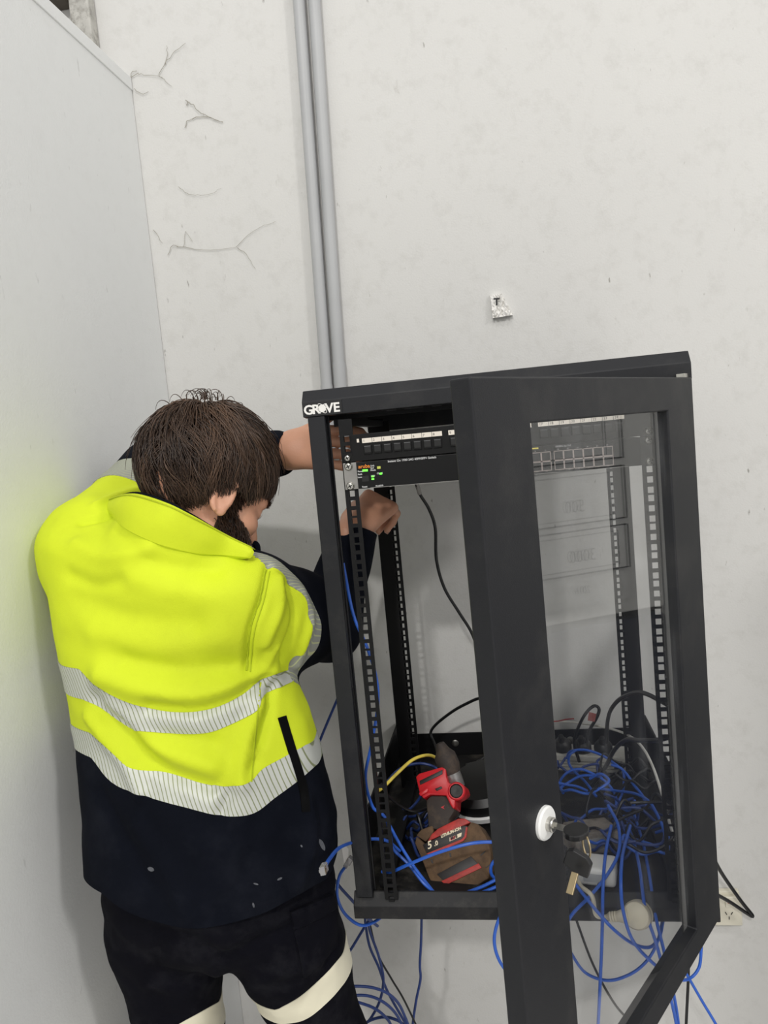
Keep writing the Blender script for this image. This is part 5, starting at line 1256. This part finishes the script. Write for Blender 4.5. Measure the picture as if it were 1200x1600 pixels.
# behind the glass
cable('power_lead', 'thick black lead looping out past the right rail behind the glass', [(948, 1160, 0.46), (949, 1130, 0.44), (955, 1108, 0.4), (972, 1090, 0.3), (1000, 1082, 0.2), (1030, 1094, 0.1), (1054, 1110, 0.06), (1066, 1130, 0.05), (1056, 1146, 0.05), (1030, 1156, 0.08), (1000, 1157, 0.15), (978, 1156, 0.25), (960, 1172, 0.3), (945, 1200, 0.3), (925, 1228, 0.3)], 0.0042, M_BLK, 'black leads')
cable('power_lead', 'black lead folded back in a tight loop with a red tag', [(905, 1190, 0.47), (897, 1160, 0.46), (903, 1138, 0.45), (915, 1115, 0.44), (928, 1103, 0.44), (936, 1108, 0.44), (932, 1122, 0.44), (920, 1143, 0.46), (916, 1160, 0.47)], 0.0036, M_BLK, 'black leads')
tq = at(924, 1120, 0.438)
tag(MB().prism([(-0.010, -0.006), (0.004, -0.012), (0.012, 0.004), (-0.002, 0.012)], 0, 0.0008, frame(tq, (1, 0, 0.2), (0, 0, 1))).build('cable_tag', mat('tag_red', (150, 84, 80), 0.6), None), 'faded red tag on the folded black lead', 'tag')
cable('red_wire', 'thin red wire across the back of the tray', [(845, 1128, 0.5), (870, 1127, 0.5), (885, 1124, 0.5), (897, 1123, 0.5)], 0.0016, M_RWIRE, None, 'wire')
cable('white_lead', 'white lead arching along the rear flange and down the right side', [(850, 1128, 0.52), (885, 1128, 0.52), (920, 1132, 0.5), (955, 1139, 0.47), (984, 1150, 0.42), (1004, 1168, 0.34), (1020, 1198, 0.26), (1034, 1240, 0.2), (1046, 1285, 0.14), (1060, 1330, 0.1), (1072, 1380, 0.06)], 0.0027, M_WCAB, None)
glass_cables = [
 ('blue cable arching over the black plugs behind the glass', [(885, 1185, 0.40), (892, 1174, 0.39), (915, 1172, 0.38), (940, 1180, 0.36), (960, 1193, 0.33), (978, 1208, 0.30), (990, 1226, 0.28), (1003, 1242, 0.25), (1012, 1262, 0.22)]),
 ('blue cable dropping from the plugs into the tangle', [(900, 1172, 0.38), (890, 1180, 0.38), (889, 1193, 0.38), (897, 1205, 0.36), (915, 1222, 0.33), (932, 1245, 0.3)]),
 ('blue cable forming the wide upper hoop of the tangle', [(880, 1240, 0.3), (875, 1222, 0.3), (888, 1206, 0.3), (908, 1202, 0.3), (930, 1211, 0.3), (950, 1225, 0.3), (962, 1245, 0.28), (962, 1268, 0.26)]),
 ('blue cable lying flat across the top of the tangle', [(868, 1222, 0.28), (884, 1226, 0.28), (902, 1229, 0.28), (918, 1236, 0.28)]),
 ('blue cable bending down at the back of the tangle', [(955, 1195, 0.32), (972, 1202, 0.31), (975, 1220, 0.3), (972, 1240, 0.29), (963, 1258, 0.28), (950, 1275, 0.26)]),
 ('blue cable sweeping right to the front rail', [(935, 1232, 0.28), (965, 1236, 0.26), (992, 1240, 0.22), (1014, 1252, 0.18), (1028, 1275, 0.14), (1038, 1300, 0.1), (1044, 1330, 0.08)]),
 ('blue cable curling left at the front of the tangle', [(950, 1258, 0.12), (966, 1290, 0.08), (967, 1330, 0.04), (950, 1365, 0.02), (922, 1400, 0.0), (897, 1425, -0.01), (880, 1450, 0.0)]),
 ('blue cable hanging straight down in front of the white adapter', [(955, 1290, 0.08), (946, 1335, 0.02), (942, 1390, -0.03), (941, 1450, -0.03), (938, 1530, -0.02), (934, 1610, 0.0), (930, 1680, 0.02)]),
 ('blue cable hanging over the round beige plug', [(985, 1290, 0.08), (973, 1335, 0.0), (970, 1380, -0.06), (974, 1425, -0.065), (988, 1468, -0.05), (1015, 1500, -0.02), (1050, 1527, 0.05), (1075, 1530, 0.1), (1092, 1512, 0.12), (1096, 1480, 0.15)]),
 ('blue cable slung from the frame in a shallow curve under the plug', [(898, 1380, 0.0), (915, 1402, -0.02), (938, 1430, -0.045), (962, 1455, -0.05), (990, 1475, -0.03), (1015, 1480, 0.0), (1030, 1465, 0.03), (1036, 1440, 0.06)]),
 ('blue cable slung lowest beneath the cabinet behind the glass', [(880, 1462, 0.1), (893, 1490, 0.1), (915, 1520, 0.1), (950, 1532, 0.1), (985, 1522, 0.1), (1010, 1502, 0.1), (1026, 1475, 0.1), (1035, 1440, 0.1)]),
 ('blue cable falling steeply beside the door frame', [(975, 1275, 0.2), (990, 1315, 0.12), (1000, 1360, 0.03), (1008, 1420, -0.03), (1024, 1470, -0.03), (1038, 1520, 0.0), (1048, 1560, 0.03), (1058, 1610, 0.05), (1062, 1680, 0.05)]),
 ('blue cable falling steeply at the right of the hanging bundle', [(990, 1270, 0.22), (1004, 1315, 0.14), (1015, 1370, 0.05), (1024, 1430, 0.0), (1036, 1480, 0.0), (1050, 1540, 0.04), (1060, 1600, 0.06), (1066, 1680, 0.06)]),
 ('blue cable trailing away to the right below the door', [(1060, 1500, 0.2), (1075, 1526, 0.2), (1098, 1566, 0.2), (1120, 1603, 0.2), (1150, 1660, 0.2)]),
]
for lab, pts in glass_cables: cable('network_cable', lab, pts, 0.0027, M_BLUE, 'blue network cables')
cable('power_lead', 'thin black lead slanting down below the cabinet behind the glass', [(895, 1420, 0.2), (905, 1450, 0.2), (928, 1510, 0.2), (960, 1568, 0.2), (992, 1604, 0.2), (1040, 1660, 0.2)], 0.0024, M_BLK, 'black leads')
cable('power_lead', 'black lead dropping to the right of the door frame', [(1076, 1500, 0.3), (1075, 1540, 0.3), (1072, 1605, 0.3), (1070, 1680, 0.3)], 0.0030, M_BLK, 'black leads')
cable('power_lead', 'black lead bent in a sharp V beside the power outlet', [(1085, 1290, 0.35), (1112, 1336, 0.45), (1130, 1368, 0.5), (1158, 1408, 0.53), (1176, 1431, 0.54), (1164, 1425, 0.54), (1140, 1409, 0.53), (1112, 1394, 0.48), (1085, 1385, 0.4)], 0.0042, M_BLK, 'black leads', per=6)
# the knotted heap itself: loops nobody can follow singly
r3 = np.random.default_rng(11)
for k in range(18):
    cx_, cy_ = r3.uniform(0.40, 0.53), r3.uniform(0.10, 0.42); rr = r3.uniform(0.03, 0.062); ph = r3.uniform(0, 6.28); el = r3.uniform(0.6, 1.0); zz = ZT + r3.uniform(0.012, 0.085); tilt_ = r3.normal(0, 0.28, 2)
    P = []
    for a in np.linspace(0, r3.uniform(4.5, 7.5), 12):
        x, y = rr * math.cos(a + ph) * (1 + 0.1 * r3.normal()), rr * el * math.sin(a + ph) * (1 + 0.1 * r3.normal())
        P.append(np.array([min(0.585, cx_ + x), cy_ + y, max(ZT + 0.005, zz + tilt_[0] * x + tilt_[1] * y + 0.012 * r3.normal())]))
    tag(MB().tube(catmull(P, 5), 0.0027, 7).build('network_cable', M_BLUE if k % 5 == 0 else (M_DBLUE if k % 5 in (1, 3) else M_BLK), None, smooth=True), ('bright blue' if k % 5 == 0 else 'dark blue' if k % 5 in (1, 3) else 'black') + ' looped strand in the knotted cable heap behind the glass', 'cable', 'knotted cable heap on the tray')
# dark heap of leads on the tray behind the drill
for k in range(7):
    cx_, cy_ = r3.uniform(0.09, 0.16), r3.uniform(0.16, 0.30); rr = r3.uniform(0.03, 0.05); ph = r3.uniform(0, 6.28); P = []
    for a in np.linspace(0, r3.uniform(4.5, 7), 11): P.append(np.array([cx_ + rr * math.cos(a + ph), cy_ + rr * 1.2 * math.sin(a + ph), max(ZT + 0.005, ZT + 0.02 + 0.014 * r3.normal())]))
    tag(MB().tube(catmull(P, 5), 0.0028, 7).build('power_lead', M_BLK if k % 2 else M_DBLUE, None, smooth=True), ('black' if k % 2 else 'dark blue') + ' coiled lead on the tray left of the drill', 'cable', 'dark coiled leads left of the drill')

# ------------------------------------------------------------------ cobwebs on the wall
M_WEB = mat('dusty_cobweb', (152, 148, 136), 0.9)
def cobweb(label, polys, r=0.0011):
    mb = MB(); first = None
    for P in polys:
        Q = catmull([at(x, y, YW - 0.003) for x, y in P], 4); first = Q[0] if first is None else first
        Q = [q + np.array([r2.normal(0, 0.0012), -abs(r2.normal(0, 0.001)), r2.normal(0, 0.0012)]) for q in Q]
        mb.tube(Q, r * 0.7, 5, r1=r * 0.35)
    return tag(mb.build('cobweb', M_WEB), label, 'cobweb', 'cobwebs on the back wall')
cobweb('dusty cobweb trailing from the top corner of the partition', [[(203, 122), (215, 116), (228, 118), (248, 119)], [(248, 119), (256, 124), (268, 135)], [(248, 119), (258, 100), (272, 82), (290, 68)], [(258, 100), (262, 85), (260, 70)], [(204, 120), (208, 112), (214, 112)], [(210, 140), (224, 148), (232, 142)]], 0.0010)
cobweb('hooked dusty cobweb high on the wall beside the partition', [[(292, 158), (305, 168), (320, 180), (348, 191)], [(291, 156), (294, 162), (290, 165)], [(300, 186), (325, 183), (348, 191)], [(290, 200), (292, 190), (300, 186)]], 0.0013)
cobweb('thin cobweb line at mid height on the wall', [[(262, 400), (270, 384), (286, 386), (290, 362), (300, 377)], [(240, 360), (248, 371), (254, 381)], [(370, 386), (384, 398), (398, 420)], [(276, 386), (330, 391), (370, 386)]], 0.0009)
cobweb('faint curved cobweb between the partition and the conduits', [[(280, 293), (292, 302), (310, 305), (330, 303), (345, 294)]], 0.0007)
cobweb('faint slanting cobweb strand left of the conduits', [[(370, 385), (395, 362), (430, 345)]], 0.0007)

# ------------------------------------------------------------------ unseen, added for the door glass to mirror: white locker with notices, dark chest
M_BOARD = mat('board_white', (226, 226, 224), 0.5); M_LINE = mat('board_line', (34, 34, 36), 0.6); M_MARK = mat('marker_grey', (70, 72, 76), 0.6)
LX = 1.45
lk_ = thing('mirrored_locker', 'unseen white locker added for the door glass to mirror', 'locker', (LX + 0.15, 0.27, zc(-0.64)))
MB().box((LX, -0.06, zc(-0.64)), (LX + 0.3, 0.597, zc(-0.02))).build('carcass', M_BOARD, lk_, bevel=0.004)
ld_ = MB().box((LX + 0.008, -0.076, zc(-0.632)), (LX + 0.292, -0.06, zc(-0.028))).build('door', M_BOARD, lk_, bevel=0.003); MB().box((LX + 0.02, -0.094, zc(-0.38)), (LX + 0.032, -0.076, zc(-0.28))).build('door_handle', M_SILV, ld_, bevel=0.002)
NF = frame((0, 0, 0), (0, -1, 0), (0, 0, 1))
for i, (z1, z0, s, sz, zt_) in enumerate(((-0.062, -0.203, '', 0, 0), (-0.222, -0.372, '500', 0.05, -0.338), (-0.387, -0.512, '3000', 0.05, -0.476), (-0.524, -0.60, '2016', 0.03, -0.565))):
    y1, y0 = 0.49, -0.04
    nt2 = thing('notice_sheet', ('blank ruled notice, highest on the side of the white locker', 'notice reading 500 on the side of the white locker', 'third notice down, reading 3000, on the locker side', 'notice reading 2016, lowest on the side of the white locker')[i], 'notice', (LX, 0.2, zc(z0)), 'notices on the locker side')
    MB().box((LX - 0.0025, y0, zc(z0)), (LX - 0.0003, y1, zc(z1))).build('paper', M_BOARD, nt2)
    if i < 3:
        for nm_, t, q in (('border_line', 0.006, (y0, y1, z0, z1)), ('ruled_line', 0.0022, (y0 + 0.03, y1 - 0.055 + 0.01 * i, z0 + 0.014, z1 - 0.016))):
            for e in ((q[0], q[0] + t, q[2], q[3]), (q[1] - t, q[1], q[2], q[3]), (q[0], q[1], q[2], q[2] + t * 0.6), (q[0], q[1], q[3] - t * 0.6, q[3])):
                MB().box((LX - 0.0034, e[0], zc(e[2])), (LX - 0.0024, e[1], zc(e[3]))).build(nm_, M_LINE, nt2)
    if s: text('marking', s, sz, Matrix.Translation((LX - 0.003, 0.355 + (0.025 if i == 2 else 0), zc(zt_))) @ NF, M_MARK, nt2, 0.0004, -0.0006, sx=0.85)
ch = thing('added_dark_chest', 'unseen dark blue chest added to darken the lower glass reflection', 'tool chest', (LX + 0.3, 0.25, 0))  # dark block put in to darken the lower part of the reflection
M_CHEST = mat('chest_blue', (24, 31, 54), 0.5, var=0.1)
MB().box((LX, -0.12, 0.04), (LX + 0.6, 0.595, zc(-0.66))).build('body', M_CHEST, ch, bevel=0.006)
for k in range(5):
    dwr = MB().box((LX + 0.03, -0.132, 0.10 + k * 0.185), (LX + 0.57, -0.119, 0.10 + k * 0.185 + 0.17)).build('drawer', M_CHEST, ch, bevel=0.003)
    MB().box((LX + 0.12, -0.148, 0.10 + k * 0.185 + 0.13), (LX + 0.48, -0.132, 0.10 + k * 0.185 + 0.15)).build('drawer_handle', M_SILV, dwr, bevel=0.002)
MB().box((LX + 0.03, -0.09, 0), (LX + 0.57, 0.55, 0.04)).build('plinth', M_CABD, ch)
